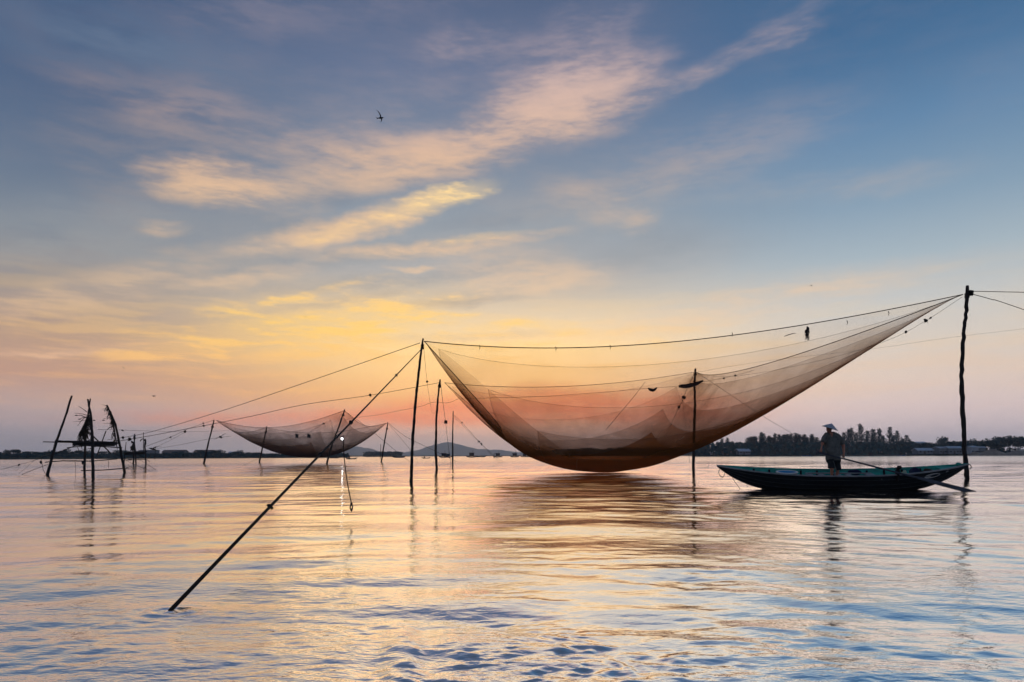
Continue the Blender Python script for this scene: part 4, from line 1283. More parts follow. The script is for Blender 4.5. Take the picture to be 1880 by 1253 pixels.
# basin
tub = tag(empty('basin'), 'round blue basin with white rim and red side lying in the boat', 'basin')
in_boat(tub, (-1.62, .02, .40))
prof = [(.0, .0), (.26, .0), (.33, .12)]
def lathe(prof, n=24):
    vs, fs = [], []
    for r_, z in prof:
        for k in range(n):
            a = 2 * math.pi * k / n
            vs.append((r_ * math.cos(a), r_ * math.sin(a), z))
    for i in range(len(prof) - 1):
        for k in range(n):
            k2 = (k + 1) % n
            fs.append((i * n + k, i * n + k2, (i + 1) * n + k2, (i + 1) * n + k))
    return vs, fs
v, f = lathe([(.001, 0), (.27, 0), (.335, .13)]); mesh_obj('body', v, f, M['red_pl'], tub, True)
v, f = lathe([(.335, .13), (.355, .135), (.35, .16), (.30, .165), (.285, .15)]); mesh_obj('rim', v, f, M['white'], tub, True)
v, f = lathe([(.285, .15), (.24, .10), (.001, .095)]); mesh_obj('inside', v, f, M['blue_pl'], tub, True)
MB().box((-1.62, .02, .37), (.5, .9, .03)).build('thwart', M['teal'], boat)
# bundles in the stern
def bundle(name, label, cat, loc, s, mm, seed, parts=6):
    r = random.Random(seed)
    mb = MB()
    for i in range(parts):
        mb.blob((r.uniform(-.5, .5) * s[0], r.uniform(-.5, .5) * s[1], s[2] * r.uniform(.2, .8)), (s[0] * r.uniform(.45, .7), s[1] * r.uniform(.45, .7), s[2] * r.uniform(.35, .6)), seed * 9 + i, 9, 7, .16)
    o = mb.build(name, mm, None, True)
    md = o.modifiers.new('one_surface', 'REMESH'); md.mode = 'VOXEL'; md.voxel_size = .018; md.use_smooth_shade = True
    in_boat(o, loc)
    return tag(o, label, cat)
bundle('cloth_bundle', 'dark navy cloth bundle lying in the boat stern', 'bundle', (2.34, .05, .42), (.20, .18, .26), M['navy'], 2)
bundle('cloth_bundle', 'reddish brown folded net beside the navy bundle in the stern', 'bundle', (2.70, .0, .44), (.22, .15, .19), M['net_rope'], 3)
bundle('cloth_bundle', 'pale green cloth hung on the rail just right of the oar post', 'bundle', (1.88, -.28, .40), (.12, .12, .24), M['pale_cloth'], 4, 4)
bundle('cloth_bundle', 'dark heap of gear on the far rail in front of the man', 'bundle', (.62, .40, .40), (.22, .12, .14), M['navy'], 5)

# oar
oa, ob = P(1500, 830, 22.25), P(1784, 903.5, 21.05)
oar = tag(empty('oar', oa), 'long dark oar held by the man, its blade dipping into the water', 'oar')
ax = (ob - oa)
MB().tube([Vector((0, 0, 0)), ax * .3, ax * .55, ax * .72], [.025, .029, .032, .036], 8).build('shaft', M['oar'], oar, True)
dr_ = ax.normalized(); sd_ = dr_.cross(Vector((0, -1, .25))).normalized(); up_ = sd_.cross(dr_)
vs, fs = [], []
for (t, w_, h_) in ((.66, .036, .036), (.75, .052, .026), (.87, .062, .018), (.97, .064, .014), (1.06, .05, .010)):
    c = ax * t
    vs += [c + sd_ * w_ + up_ * h_, c - sd_ * w_ + up_ * h_, c - sd_ * w_ - up_ * h_, c + sd_ * w_ - up_ * h_]
for i in range(4):
    for k in range(4):
        a, b_ = i * 4 + k, i * 4 + (k + 1) % 4
        fs.append((a, b_, b_ + 4, a + 4))
fs += [(3, 2, 1, 0), (16, 17, 18, 19)]
mesh_obj('blade', vs, fs, M['oar'], oar)
MB().tube([Vector((-.05, -.02, -.09)), Vector((.0, 0, 0)), Vector((.05, .02, .09))], .026, 8).build('grip', M['oar'], oar, True)

# ------------------------------------------------------------------ the man
M['skin'] = mat('sunburnt_skin', (0.50, 0.21, 0.13), 0.6, 0.15, 12.0, 0.1)
M['shirt'] = mat('grey_green_shirt', (0.15, 0.145, 0.12), 0.9, 0.3, 9.0, 0.5)
M['shorts'] = mat('dark_shorts', (0.022, 0.026, 0.028), 0.9, 0.3, 9.0, 0.5)
M['stripe'] = mat('grey_stripe', (0.16, 0.17, 0.16), 0.9, 0.15, 9.0, 0.2)
M['hat'] = mat('palm_leaf_hat', (0.55, 0.56, 0.58), 0.75, 0.25, 16.0, 0.4, (1, 1, 3))
M['hair'] = mat('black_hair', (0.01, 0.01, 0.01), 0.7, 0.2, 20.0, 0.2)
MD = 22.42
man_o = P(1531, 873, MD)
person = empty('person', man_o)
tag(person, 'person in conical hat, dark shirt and shorts standing in the boat and rowing', 'person')
mk_ = MD / F_PX
def J(px, py, y=0.0):
    return P(px, py, MD) - man_o + Vector((0, y, 0))
def loft(mb, secs, n=14):
    """secs: (centre, half-width x, half-depth y)"""
    vs, fs = [], []
    for c, a, b in secs:
        for k in range(n):
            th = 2 * math.pi * k / n
            vs.append(c + Vector((math.cos(th) * a, math.sin(th) * b, 0)))
    for i in range(len(secs) - 1):
        for k in range(n):
            k2 = (k + 1) % n
            fs.append((i * n + k, i * n + k2, (i + 1) * n + k2, (i + 1) * n + k))
    fs += [tuple(range(n - 1, -1, -1)), tuple((len(secs) - 1) * n + k for k in range(n))]
    mb.add(vs, fs)
sh_r, el_r, wr_r, ha_r = J(1515.0, 799, -.04), J(1507.5, 815, -.10), J(1503.5, 825, -.17), J(1503, 829.5, -.18)
sh_l, el_l, wr_l, ha_l = J(1541, 802, .03), J(1548.5, 819, .0), J(1546, 831.5, -.12), J(1544, 838.5, -.18)
hip_r, kn_r, an_r = J(1524.0, 846, -.05), J(1524.8, 860, -.10), J(1526.6, 873.5, -.02)
hip_l, kn_l, an_l = J(1536.0, 846, .04), J(1538.4, 861, .0), J(1538.0, 873.5, .05)
def remesh(o, vox, it=3):
    md = o.modifiers.new('one_surface', 'REMESH'); md.mode = 'VOXEL'; md.voxel_size = vox; md.use_smooth_shade = True
    sm = o.modifiers.new('soften', 'SMOOTH'); sm.iterations = it; sm.factor = .5
    return o
body = MB()
hc = J(1520.6, 788, -.05)
face = Vector((-.82, -.57, 0)).normalized(); side_ = Vector((-face.y, face.x, 0))
HR = Matrix.Rotation(math.atan2(face.y, face.x), 3, 'Z')
body.blob(hc, (.098, .078, .118), 1, 16, 12, 0, HR)
body.blob(hc + face * .028 + Vector((0, 0, -.06)), (.072, .058, .058), 1, 12, 8, 0, HR)          # jaw
body.tube([hc + face * .085 + Vector((0, 0, .02)), hc + face * .118 + Vector((0, 0, -.022)), hc + face * .09 + Vector((0, 0, -.03))], [.011, .016, .012], 6)   # nose
body.blob(hc + face * .092 + Vector((0, 0, -.062)), (.018, .03, .011), 1, 8, 6, 0, HR)            # lips
body.blob(hc + face * .085 + Vector((0, 0, .036)), (.022, .052, .011), 1, 8, 6, 0, HR)            # brow
for s in (-1, 1):
    body.blob(hc + side_ * s * .08 + Vector((0, 0, -.01)), (.018, .01, .03), 1, 8, 6, 0, HR)      # ears
nb = J(1525, 798, 0)
body.tube([hc + Vector((.01, 0, -.06)), nb, J(1526.5, 803)], [.060, .066, .075], 10)
body.tube([sh_r, el_r, wr_r], [.062, .052, .036], 10).tube([sh_l, el_l, wr_l], [.062, .054, .038], 10)
body.tube([sh_r, J(1526, 804), sh_l], [.05, .09, .05], 10)
loft(body, [(J(1528, 812), .15, .10), (J(1529, 830), .14, .10), (J(1530, 846), .15, .10)])
body.tube([hip_r, kn_r, an_r], [.085, .058, .037], 10).tube([hip_l, kn_l, an_l], [.085, .058, .037], 10)
body.blob(kn_r.lerp(an_r, .35) + Vector((0, .02, 0)), (.05, .052, .09), 1).blob(kn_l.lerp(an_l, .35) + Vector((0, .02, 0)), (.05, .052, .09), 1)   # calves
for an in (an_r, an_l):
    ft = Vector((-.8, -.6, 0)).normalized()
    body.tube([an + Vector((.03, .02, -.035)), an + ft * .07 + Vector((0, 0, -.035)), an + ft * .15 + Vector((0, 0, -.045)), an + ft * .19 + Vector((0, 0, -.047))], [.034, .038, .036, .02], 8)
def hand(wr, pt, palm_n):
    d = (pt - wr).normalized()
    body.tube([wr, wr.lerp(pt, .5), pt], [.027, .034, .03], 8)
    w_ = ax.normalized()
    for i in range(4):
        root = pt + w_ * (-.033 + .022 * i) + d * .005
        lng = (.9, 1.0, .95, .78)[i]
        a1 = root + (palm_n * .4 + d * .9).normalized() * .030 * lng
        a2 = a1 + (palm_n * .9 - d * .1).normalized() * .028 * lng
        a3 = a2 + (palm_n * .3 - d * .9).normalized() * .022 * lng
        body.tube([root, a1, a2, a3], [.0105, .0105, .0095, .008], 6)
    th0 = wr.lerp(pt, .55) - w_ * .03
    body.tube([th0, th0 - w_ * .012 + palm_n * .03 + d * .02, th0 + palm_n * .05 + d * .045], [.013, .012, .009], 6)
hand(wr_r, ha_r, Vector((0.1, .9, -.1)).normalized())
hand(wr_l, ha_l, Vector((0.1, .9, -.1)).normalized())
bo = remesh(body.build('body', M['skin'], person, True), .0085, 2)
for s in (-1, 1):
    MB().blob(hc + face * .088 + side_ * s * .033 + Vector((0, 0, .016)), (.011, .013, .008), 1, 8, 6, 0, HR).build('eye', M['hair'], person, True)
hr = MB().blob(hc - face * .022 + Vector((0, 0, .022)), (.098, .088, .112), 2, 12, 9, .03, HR)
hr.build('hair', M['hair'], person, True)
shirt = MB()
loft(shirt, [(J(1526, 799), .13, .10), (J(1527.3, 802), .235, .13), (J(1527.6, 808), .265, .15), (J(1527.4, 818), .255, .165), (J(1528, 828), .235, .17), (J(1529.3, 838), .24, .17), (J(1530, 845.5), .25, .17)], 18)
shirt.tube([sh_r + Vector((.03, 0, .0)), sh_r.lerp(el_r, .3), sh_r.lerp(el_r, .9)], [.088, .096, .09], 10)
shirt.tube([sh_r, J(1522, 798.5, .02), J(1530, 798, .02), sh_l], [.085, .095, .10, .085], 12)
shirt.tube([sh_l + Vector((-.03, 0, .0)), sh_l.lerp(el_l, .3), sh_l.lerp(el_l, .85)], [.09, .10, .094], 10)
shirt.blob(J(1523, 829, -.10), (.15, .08, .16), 1, 12, 8, .02)          # belly
so = remesh(shirt.build('shirt', M['shirt'], person, True), .013, 3)
vn = MB().add([J(1519.5, 795.5, -.14), J(1526.5, 795.5, -.14), J(1522.6, 803.5, -.185), J(1522.6, 797.5, -.18)], [(0, 3, 2), (3, 1, 2), (0, 1, 3)])
vn.build('neck_opening', M['skin'], person)
shorts = MB()
loft(shorts, [(J(1529.5, 836), .20, .14), (J(1530, 842), .235, .16), (J(1530.4, 849), .24, .16)], 16)
shorts.tube([hip_r + Vector((0, 0, .03)), hip_r.lerp(kn_r, .5), kn_r + Vector((-.03, 0, 0.0))], [.125, .112, .104], 12)
shorts.tube([hip_l + Vector((0, 0, .03)), hip_l.lerp(kn_l, .5), kn_l + Vector((.01, 0, -.05))], [.125, .112, .104], 12)
sho = remesh(shorts.build('shorts', M['shorts'], person, True), .013, 3)
MB().tube([J(1524.5, 846, -.165), J(1527, 852, -.16), J(1530.5, 860, -.14), J(1532, 866, -.11)], .016, 6).build('side_stripe', M['stripe'], sho)
# conical hat
hat_v, hat_f = lathe([(.004, .155), (.05, .122), (.12, .075), (.19, .030), (.248, -.012), (.244, -.020), (.18, .018), (.10, .066), (.004, .13)], 28)
hat = mesh_obj('conical_hat', hat_v, hat_f, M['hat'], person, True)
hat.location = J(1522.6, 786.0, -.05)
hat.rotation_euler = (R(9), R(17), 0)
rb = MB()
for (r_, z_) in ((.10, .089), (.17, .045), (.247, -.010)):
    rb.tube([(math.cos(a) * r_, math.sin(a) * r_, z_) for a in np.linspace(0, 6.283, 25)], .006, 5, False)
rb.build('hat_hoop', M['stripe'], hat)

# ------------------------------------------------------------------ pole huts
def hut_part(name, path, dep, w, parent, org, mm='pole', seed=0, n=6, rough=.12):
    r = random.Random(seed)
    pts, rad = [], []
    ds = dep if isinstance(dep, (list, tuple)) else [dep] * len(path)
    for i in range(len(path) - 1):
        for s in range(5):
            t = s / 5
            d = ds[i] * (1 - t) + ds[i + 1] * t
            x = path[i][0] * (1 - t) + path[i + 1][0] * t; y = path[i][1] * (1 - t) + path[i + 1][1] * t
            pts.append(P(x + r.uniform(-.12, .12) * w[0], y + r.uniform(-.1, .1) * w[0], d) - org)
            g = (i + t) / (len(path) - 1)
            rad.append(.6 * (w[0] * (1 - g) + w[1] * g) * d / F_PX * r.uniform(1 - rough, 1 + rough))
    pts.append(P(*path[-1], ds[-1]) - org); rad.append(.6 * w[1] * ds[-1] / F_PX)
    if name == 'leg':
        dn = (pts[0] - pts[1]).normalized()
        pts.insert(0, pts[0] + dn * .8); rad.insert(0, rad[0])
    return MB().tube(pts, rad, n).build(name, M[mm], parent)

def frond(parent, org, path, d, width, side, seed, leaf=10, hang=1.0, name='palm_frond'):
    """dry palm frond: a rib with drooping leaflets"""
    r = random.Random(seed)
    pts = smooth_path([P(x, y, d) - org for x, y in path], 6)
    k = d / F_PX
    fr_ = MB().tube(pts, [1.0 * k * (1 - .7 * i / len(pts)) for i in range(len(pts))], 5).build(name, M['thatch'], parent)
    for i in range(leaf):
        c = pts[int((i + .5) / leaf * (len(pts) - 1))]
        L = width * k * r.uniform(.6, 1.15)
        dv = Vector((side * r.uniform(.35, 1.0), r.uniform(-.5, .5), -r.uniform(.1, .9) * hang)).normalized()
        e1 = c + dv * L * .55 + Vector((0, 0, -.05 * L)); e2 = c + dv * L + Vector((0, 0, -.28 * L * hang))
        w_ = Vector((0, 1, 0)).cross(dv).normalized() * .9 * k
        b_ = Vector((0, .3 * k, 0))
        vs = [c - w_ * .6, c + w_ * .6, e1 + w_ * 1.0 + b_, e1 - w_ * 1.0 + b_, e2]
        mesh_obj('leaflet', vs, [(0, 1, 2, 3), (3, 2, 4)], M['thatch'], fr_)
    return fr_

h0 = P(155, 868, 46)
hut = tag(empty('pole_hut', (h0.x, 46, 0)), 'rickety hut of poles with dry palm fronds standing in the water at left', 'hut')
HO = Vector(hut.location)
hut_part('leg', [(87, 873), (103, 812), (117, 775), (132, 727)], [43, 43.6, 44, 44.3], (4.4, 2.6), hut, HO, seed=1)
hut_part('leg', [(155, 869), (156, 820), (159, 775), (166, 732)], 49.5, (3.6, 2.0), hut, HO, seed=2)
hut_part('leg', [(171, 873), (169.5, 800), (167, 765), (161, 733)], 43.5, (4.8, 2.4), hut, HO, seed=3)
hut_part('leg', [(229, 868), (221, 825), (212, 780), (196, 744)], [49, 48.6, 48, 47.6], (4.0, 2.6), hut, HO, seed=4)
hut_part('beam', [(79, 811.5), (140, 813), (150, 815)], [44, 45.5, 46], (1.4, 2.2), hut, HO, seed=5)
hut_part('beam', [(101, 810.5), (140, 811.5), (180, 815)], [44, 45, 46], (3.0, 3.2), hut, HO, seed=6)
for i in range(9):
    y0 = 811.5 + (i % 5) * 1.5
    hut_part('platform_pole', [(136 + rnd.uniform(-6, 5), y0 + rnd.uniform(-1, 1)), (178, y0 + rnd.uniform(-1, 1)), (213 + rnd.uniform(-5, 4), y0 + rnd.uniform(-.5, 1.6))], 44.2 + i * .55, (2.2, 2.0), hut, HO, seed=20 + i)
hut_part('beam', [(123, 822.5), (160, 818.5), (224, 822.5)], 45, (1.3, 1.8), hut, HO, seed=7)
hut_part('beam', [(83, 849), (115, 846.5), (170, 847), (215, 843)], [43, 44, 44, 48], (1.8, 1.5), hut, HO, seed=8)
hut_part('beam', [(149, 864.5), (190, 863.5), (236, 859.5)], [43.5, 45, 48], (1.8, 1.6), hut, HO, seed=9)
hut_part('brace', [(171, 801), (203, 832.5)], [44, 47], (1.8, 1.7), hut, HO, seed=10)
hut_part('brace', [(194.5, 792), (178, 837)], [47, 46], (1.5, 1.4), hut, HO, seed=11)
hut_part('brace', [(96, 836), (130, 822), (170, 806)], [43.5, 45, 46.5], (1.4, 1.2), hut, HO, seed=12)
hut_part('brace', [(124, 833), (160, 825), (205, 812)], [45, 46, 47.5], (.9, .8), hut, HO, seed=13)
# crossing twigs and fronds on the middle pair of poles
for i, (a, b, c, w_) in enumerate((((160, 757), (152, 751), (144, 746.5), 1.0), ((160, 763), (150, 760), (137, 759), .9), ((160, 768), (149, 763), (140, 763), 1.2), ((159, 765), (150, 772), (142, 783), .9), ((160, 771), (146, 774), (134, 774), .7), ((158, 766), (150, 768), (146, 770), 1.0),
                                    ((160, 790), (166, 798), (171, 801), 1.4), ((161, 780), (166, 786), (170, 792), 1.1))):
    hut_part('twig', [a, b, c], 44.4, (w_ * 1.2, w_ * .5), hut, HO, 'thatch', seed=40 + i, n=5)
frond(hut, HO, [(161, 764), (155, 778), (147, 797), (141, 812)], 44.6, 13, .55, 1, 16, 1.5)
frond(hut, HO, [(162, 766), (157, 782), (151, 796), (146, 811)], 44.9, 14, .5, 2, 16, 1.6)
frond(hut, HO, [(162, 768), (159, 785), (155, 797), (152, 806)], 44.7, 12, .35, 3, 14, 1.7)
frond(hut, HO, [(163, 757), (160, 770), (158, 790), (159, 806)], 45.0, 8, .5, 4, 12, 1.3)
frond(hut, HO, [(164, 770), (166, 785), (168, 800), (168, 812)], 45.2, 8, -.4, 5, 12, 1.2)
def sheet_leaf(parent, org, poly, d, seed):
    """a matted slab of fronds with ragged lower edge"""
    r = random.Random(seed)
    k = d / F_PX
    (tx, ty), (lx, ly), (rx, ry) = poly
    for i in range(11):
        t = i / 10
        bx, by = lx + (rx - lx) * t, ly + (ry - ly) * t + r.uniform(-6, 4)
        a = P(tx + r.uniform(-1, 1), ty + r.uniform(0, 5), d + r.uniform(-.2, .2)) - org
        b_ = P(bx, by, d + r.uniform(-.3, .3)) - org
        m_ = a.lerp(b_, .6) + Vector((0, r.uniform(-.15, .15), 0))
        w_ = Vector((1.5 * k, .2 * k, 0))
        mesh_obj('matted_leaf', [a - w_ * .5, a + w_ * .5, m_ + w_ * 1.2, m_ - w_ * 1.2, b_], [(0, 1, 2, 3), (3, 2, 4)], M['thatch'], parent)
sheet_leaf(hut, HO, ((160, 768), (140, 812), (155, 806)), 44.8, 1)
frond(hut, HO, [(197, 746), (204, 762), (210, 785), (214, 812)], 47.4, 10, -.45, 6, 18, 1.6)
frond(hut, HO, [(201, 753), (206, 775), (211, 800), (213, 816)], 47.2, 9, .35, 7, 16, 1.7)
frond(hut, HO, [(199, 748), (205, 768), (209, 790), (210, 812)], 47.6, 12, -.5, 8, 14, 1.3)
for i, (a, b) in enumerate((((197, 747), (187, 743)), ((199, 751), (187, 752)), ((201, 754), (189, 754)), ((203, 761), (191, 761)), ((204, 768), (190, 769)), ((206, 778), (190, 778)), ((204, 764), (196, 771)))):
    hut_part('twig', [a, ((a[0] + b[0]) / 2, (a[1] + b[1]) / 2 - .7), b], 47.3, (.9, .4), hut, HO, 'thatch', seed=60 + i, n=5)
for i, (x, y) in enumerate(((140, 763), (146, 770), (173, 772), (190, 772))):
    MB().blob(P(x, y, 44.6) - HO, (2.6 * 44.6 / F_PX, .06, 1.0 * 44.6 / F_PX), i, 7, 5, .2).build('float', M['black'], hut)
# odds and ends hung under it
for i, (path, d) in enumerate((([(76, 844), (76, 851)], 44), ([(77, 850), (79, 862), (83, 870)], 44), ([(138, 848), (138.5, 870)], 46), ([(199, 846), (199.5, 860)], 47), ([(141, 818), (145, 828), (152, 830)], 45.4), ([(168, 822), (163, 828), (158, 831)], 45.2))):
    hut_part('cord', path, d, (.7, .6), hut, HO, 'rope', seed=80 + i, n=4)
MB().blob(P(75, 849, 44) - HO, (2.0 * 44 / F_PX, .08, 3.0 * 44 / F_PX), 1, 8, 6, .15).build('hung_bottle', M['black'], hut, True)
MB().blob(P(152.5, 850, 46) - HO, (3.0 * 46 / F_PX, .11, 3.4 * 46 / F_PX), 2, 8, 6, .2).build('hung_bag', M['black'], hut, True)

h1 = P(250, 852, 110)
hut2 = tag(empty('pole_hut', (h1.x, 110, 0)), 'farther pole hut with torn thatch, right of the larger hut', 'hut')
HO = Vector(hut2.location)
hut_part('leg', [(245, 852), (246, 830), (247.5, 797)], 110, (2.6, 1.8), hut2, HO, seed=1)
hut_part('leg', [(249.5, 852), (249, 830), (246, 805)], 112, (2.2, 1.4), hut2, HO, seed=2)
hut_part('leg', [(268, 852), (267, 830), (265.5, 815), (267, 806)], 109, (2.6, 1.5), hut2, HO, seed=3)
hut_part('leg', [(228, 851), (229.5, 830), (231.5, 812)], 113, (1.7, 1.0), hut2, HO, seed=4)
hut_part('pole', [(263.5, 834), (263.3, 794)], 111, (1.1, .8), hut2, HO, seed=5)
for i in range(5):
    hut_part('platform_pole', [(229 + rnd.uniform(-2, 2), 831.5 + i * .8), (268 + rnd.uniform(-2, 2), 829.5 + i * 1.0)], 110 + i * .4, (1.5, 1.4), hut2, HO, seed=6 + i)
hut_part('beam', [(228, 845), (268, 844)], 111, (1.2, 1.0), hut2, HO, seed=15)
hut_part('brace', [(252, 833), (275, 848)], 110, (.8, .8), hut2, HO, seed=16)
MB().blob(P(247, 804, 110) - HO, (1.8 * 110 / F_PX, .2, 5.0 * 110 / F_PX), 3, 8, 7, .3).build('thatch_wrap', M['thatch'], hut2)
MB().blob(P(267, 813, 110) - HO, (1.4 * 110 / F_PX, .15, 6.0 * 110 / F_PX), 4, 8, 7, .3).build('thatch_wrap', M['thatch'], hut2)
MB().blob(P(238.5, 844.5, 110) - HO, (4.5 * 110 / F_PX, .3, 1.3 * 110 / F_PX), 5, 8, 6, .2).build('hung_bag', M['black'], hut2)
def sheet2(poly):
    (tx, ty), (lx, ly), (rx, ry) = poly
    sheet_leaf(hut2, HO, poly, 110.2, 5)
sheet2(((246, 812), (238, 830), (246, 826)))
frond(hut2, HO, [(266, 808), (262, 806), (257, 809)], 110, 4, -.5, 9, 5, .8)
frond(hut2, HO, [(246, 813), (243, 811), (241, 810)], 110, 4, -.5, 10, 5, .8)
# ------------------------------------------------------------------ distant boats
M['far_boat'] = mat('dark_boat_paint', (0.02, 0.022, 0.026), 0.7, 0.3, 1.0, 0.1)
M['far_blue'] = mat('blue_boat_paint', (0.03, 0.10, 0.26), 0.6, 0.2, 1.0, 0.1)
M['cloth_dark'] = mat('dark_clothes', (0.02, 0.02, 0.025), 0.9, 0.2, 6.0, 0.1)
def sampan(px, py, d, L, label, rider=0, cabin=False, mm='far_boat', yaw=0.0):
    q = P(px, py, d)
    t = empty('distant_boat', (q.x, d, 0))
    t.rotation_euler = (0, 0, yaw)
    tag(t, label, 'boat', 'boats far off on the river')
    n = 12
    vs, fs = [], []
    for i in range(n + 1):
        s = -1 + 2 * i / n
        x = s * L / 2; b = .09 * L * (1 - abs(s) ** 2.4) + .01; zt = .07 * L + .09 * L * abs(s) ** 2.5; zb = -.05 + zt * abs(s) ** 4
        vs += [(x, -b, zt), (x, -b * .6, zb), (x, b * .6, zb), (x, b, zt), (x, b * .85, zt - .02 * L), (x, -b * .85, zt - .02 * L)]
    for i in range(n):
        for k in range(6):
            k2 = (k + 1) % 6
            fs.append((i * 6 + k, i * 6 + k2, (i + 1) * 6 + k2, (i + 1) * 6 + k))
    mesh_obj('hull', vs, fs, M[mm], t)
    if cabin:
        MB().box((0, 0, .22 * L), (.38 * L, .15 * L, .26 * L)).build('cabin', M['far_boat'], t)
        MB().box((0, 0, .365 * L), (.46 * L, .19 * L, .03 * L)).build('cabin_roof', M['far_boat'], t)
        MB().tube([(.1 * L, 0, .36 * L), (.1 * L, 0, .62 * L)], .012 * L, 5).build('mast', M['far_boat'], t)
    for r_ in range(rider):
        sx = (-.18 if r_ == 0 else .2) * L
        p_ = tag(empty('person', (0, 0, 0)), 'tiny seated figure in the %s' % label, 'person')
        c = t.matrix_basis @ Vector((sx, 0, .06 * L))
        p_.location = c
        b_ = MB()
        b_.tube([(0, 0, 0), (0, 0, .25), (.02, 0, .55), (.02, 0, .62)], [.24, .22, .20, .07], 8)
        b_.blob((.03, 0, .75), (.11, .10, .13), 1, 8, 6, 0)
        b_.tube([(.0, -.2, .52), (.2, -.28, .3), (.38, -.2, .25)], [.07, .055, .04], 6).tube([(.0, .2, .52), (.2, .28, .3), (.38, .2, .25)], [.07, .055, .04], 6)
        b_.tube([(0, -.1, .08), (.4, -.14, .18), (.5, -.14, -.05)], [.1, .08, .05], 6).tube([(0, .1, .08), (.4, .14, .18), (.5, .14, -.05)], [.1, .08, .05], 6)
        remesh(b_.build('body', M['cloth_dark'], p_, True), .04, 2)
        v_, f_ = lathe([(.01, 1.0), (.28, .82), (.27, .80), (.01, .95)], 12)
        mesh_obj('hat', v_, f_, M['cloth_dark'], p_)
    return t
sampan(645, 843, 255, 4.6, 'distant rowing boat with a rider, right of the lamp cord', 1)
sampan(782, 842, 300, 4.2, 'distant boat with one rider between the two left poles', 1)
sampan(815, 840, 430, 7.5, 'distant cabin boat just right of the far left pole', 0, True, yaw=.5)
sampan(822.5, 840, 450, 6.5, 'distant cabin boat left of the bare pole', 0, True, yaw=-.4)
sampan(866, 840, 470, 8.5, 'distant cabin boat right of the bare pole', 0, True, yaw=.2)
sampan(883, 840, 520, 9.0, 'long low distant boat midway between bare pole and tiny stake', 0, False)
sampan(914, 840, 480, 7.5, 'distant cabin boat right of the tiny stake', 0, True, yaw=-.3)
sampan(945, 840, 480, 7.5, 'distant cabin boat nearest the big net belly but two', 0, True, yaw=.4)
sampan(963, 840, 500, 6.5, 'distant cabin boat second nearest the big net belly', 0, True)
sampan(971, 840, 500, 6.0, 'distant cabin boat closest to the big net belly', 0, True, yaw=.3)
sampan(732, 840, 420, 9.0, 'distant boat with raised prow right of the islet grove', 0, False, yaw=.2)
sampan(613, 842, 380, 8.0, 'long low distant boat below the smaller net', 0, False)
sampan(1655, 836.4, 462, 6.0, 'blue boat moored at the right bank below the ragged casuarinas', 0, False, 'far_blue')
sampan(1415, 837.5, 474, 8.0, 'dark boat moored at the right bank below the dense row', 0, False)
sampan(1480, 837, 478, 7.0, 'bluish boat moored at the right bank left of the man', 0, False, 'far_blue')
sampan(1598, 836.4, 470, 6.0, 'dark boat moored at the right bank right of the man', 0, True)
sampan(1300, 838, 480, 7.0, 'dark boat moored where the big net meets the right bank', 0, False)

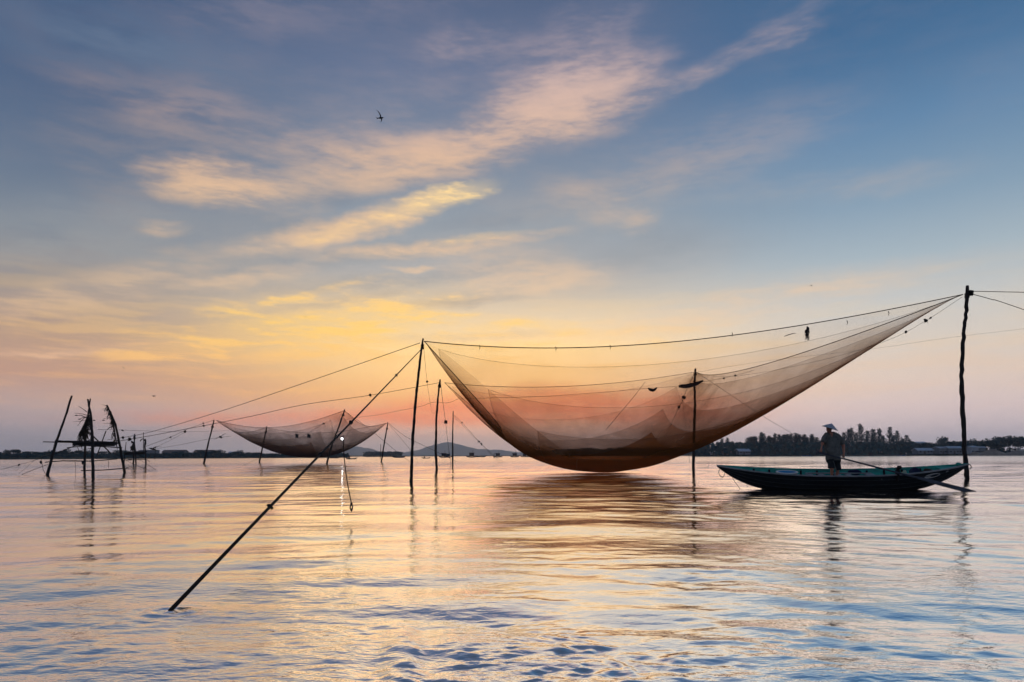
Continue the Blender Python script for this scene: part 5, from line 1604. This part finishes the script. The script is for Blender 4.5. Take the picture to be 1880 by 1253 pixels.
# ------------------------------------------------------------------ birds
M['bird'] = mat('dark_feathers', (0.012, 0.012, 0.014), 0.8, 0.2, 10.0, 0.2)
def bird(px, py, d, span, label, rot=(0, 0, 0), up=(.35, .35), reach=(1.0, 1.0)):
    t = empty('bird', P(px, py, d))
    t.rotation_euler = rot
    tag(t, label, 'bird', 'birds in the sky')
    s = span / 2
    b = MB()
    secs = [(-.42, .006), (-.30, .03), (-.12, .062), (.05, .075), (.2, .068), (.30, .05), (.37, .042), (.43, .012)]
    b.tube([(0, y * span, 0) for y, r_ in secs], [r_ * span for y, r_ in secs], 10)
    b.build('body', M['bird'], t, True)
    for sd_, u_ in ((-1, up[0]), (1, up[1])):
        vs = []
        prof = [(0.0, .14, -.06), (.25, .17, -.02), (.5, .06, -.10), (.75, -.14, -.25), (1.0, -.50, -.52)]
        for (f_, y0, y1) in prof:
            x = sd_ * (.03 * span + f_ * s * (reach[0] if sd_ < 0 else reach[1])); z = u_ * s * f_ * (1 - .25 * f_)
            vs += [(x, y0 * span * .8, z + .012 * span * (1 - f_)), (x, y1 * span * .8, z), (x, (y0 + y1) / 2 * span * .8, z - .012 * span * (1 - f_))]
        fs = []
        for i in range(4):
            for k in range(3):
                a, c_ = i * 3 + k, i * 3 + (k + 1) % 3
                fs.append((a, c_, c_ + 3, a + 3))
        fs += [(0, 2, 1), (12, 13, 14)]
        mesh_obj('wing', vs, fs, M['bird'], t)
    tl = [(-.03, -.34, .01), (.03, -.34, .01), (.085, -.62, .0), (0, -.47, 0), (-.085, -.62, .0), (0, -.36, -.012)]
    mesh_obj('tail', [Vector(q) * span for q in tl], [(0, 1, 3), (1, 2, 3), (0, 3, 4), (5, 3, 2, 1), (5, 0, 4, 3)], M['bird'], t)
    return t
bird(698.5, 217, 24, .42, 'large dark swallow gliding high in the upper left sky', (R(70), R(62), R(38)), (.45, .1), (1.25, .7))
bird(282, 728, 60, .42, 'small bird flying above the gap between hut and smaller net', (R(15), R(10), R(150)), (.7, .7))
bird(405, 803, 95, 1.9, 'gliding bird just left of the smaller net rim', (R(10), R(-24), R(30)), (.15, .5))
bird(281, 825, 95, 1.7, 'bird flapping low above the left bank by the flat-roofed building', (R(10), R(8), R(170)), (.6, .7))
bird(227, 676, 70, .4, 'speck of a bird high above the larger hut', (R(10), R(15), R(60)), (.5, .5))
bird(561, 582, 70, .45, 'speck of a bird over the brightest golden cloud', (R(10), R(-15), R(20)), (.4, .4))
bird(1489.5, 525, 50, .45, 'small bird high above the right wing of the big net', (R(20), R(-20), R(-40)), (.5, .4))
# ------------------------------------------------------------------ air
def haze_box():
    m = bpy.data.materials.new('evening_haze')
    m.use_nodes = True
    T = NT(m.node_tree)
    T.n.remove(T.n['Principled BSDF'])
    pv = T.node('ShaderNodeVolumePrincipled')
    pv.inputs['Color'].default_value = (0.84, 0.92, 1.0, 1)
    pv.inputs['Density'].default_value = 0.00013
    pv.inputs['Anisotropy'].default_value = 0.55
    T.l.new(pv.outputs[0], T.n['Material Output'].inputs['Volume'])
    mb = MB().box((0, 0, 99.0), (15000, 15000, 202.0))
    o = mb.build('haze', m)
    tag(o, 'thin pale evening haze over the river and far banks', 'haze', kind='stuff')
haze_box()
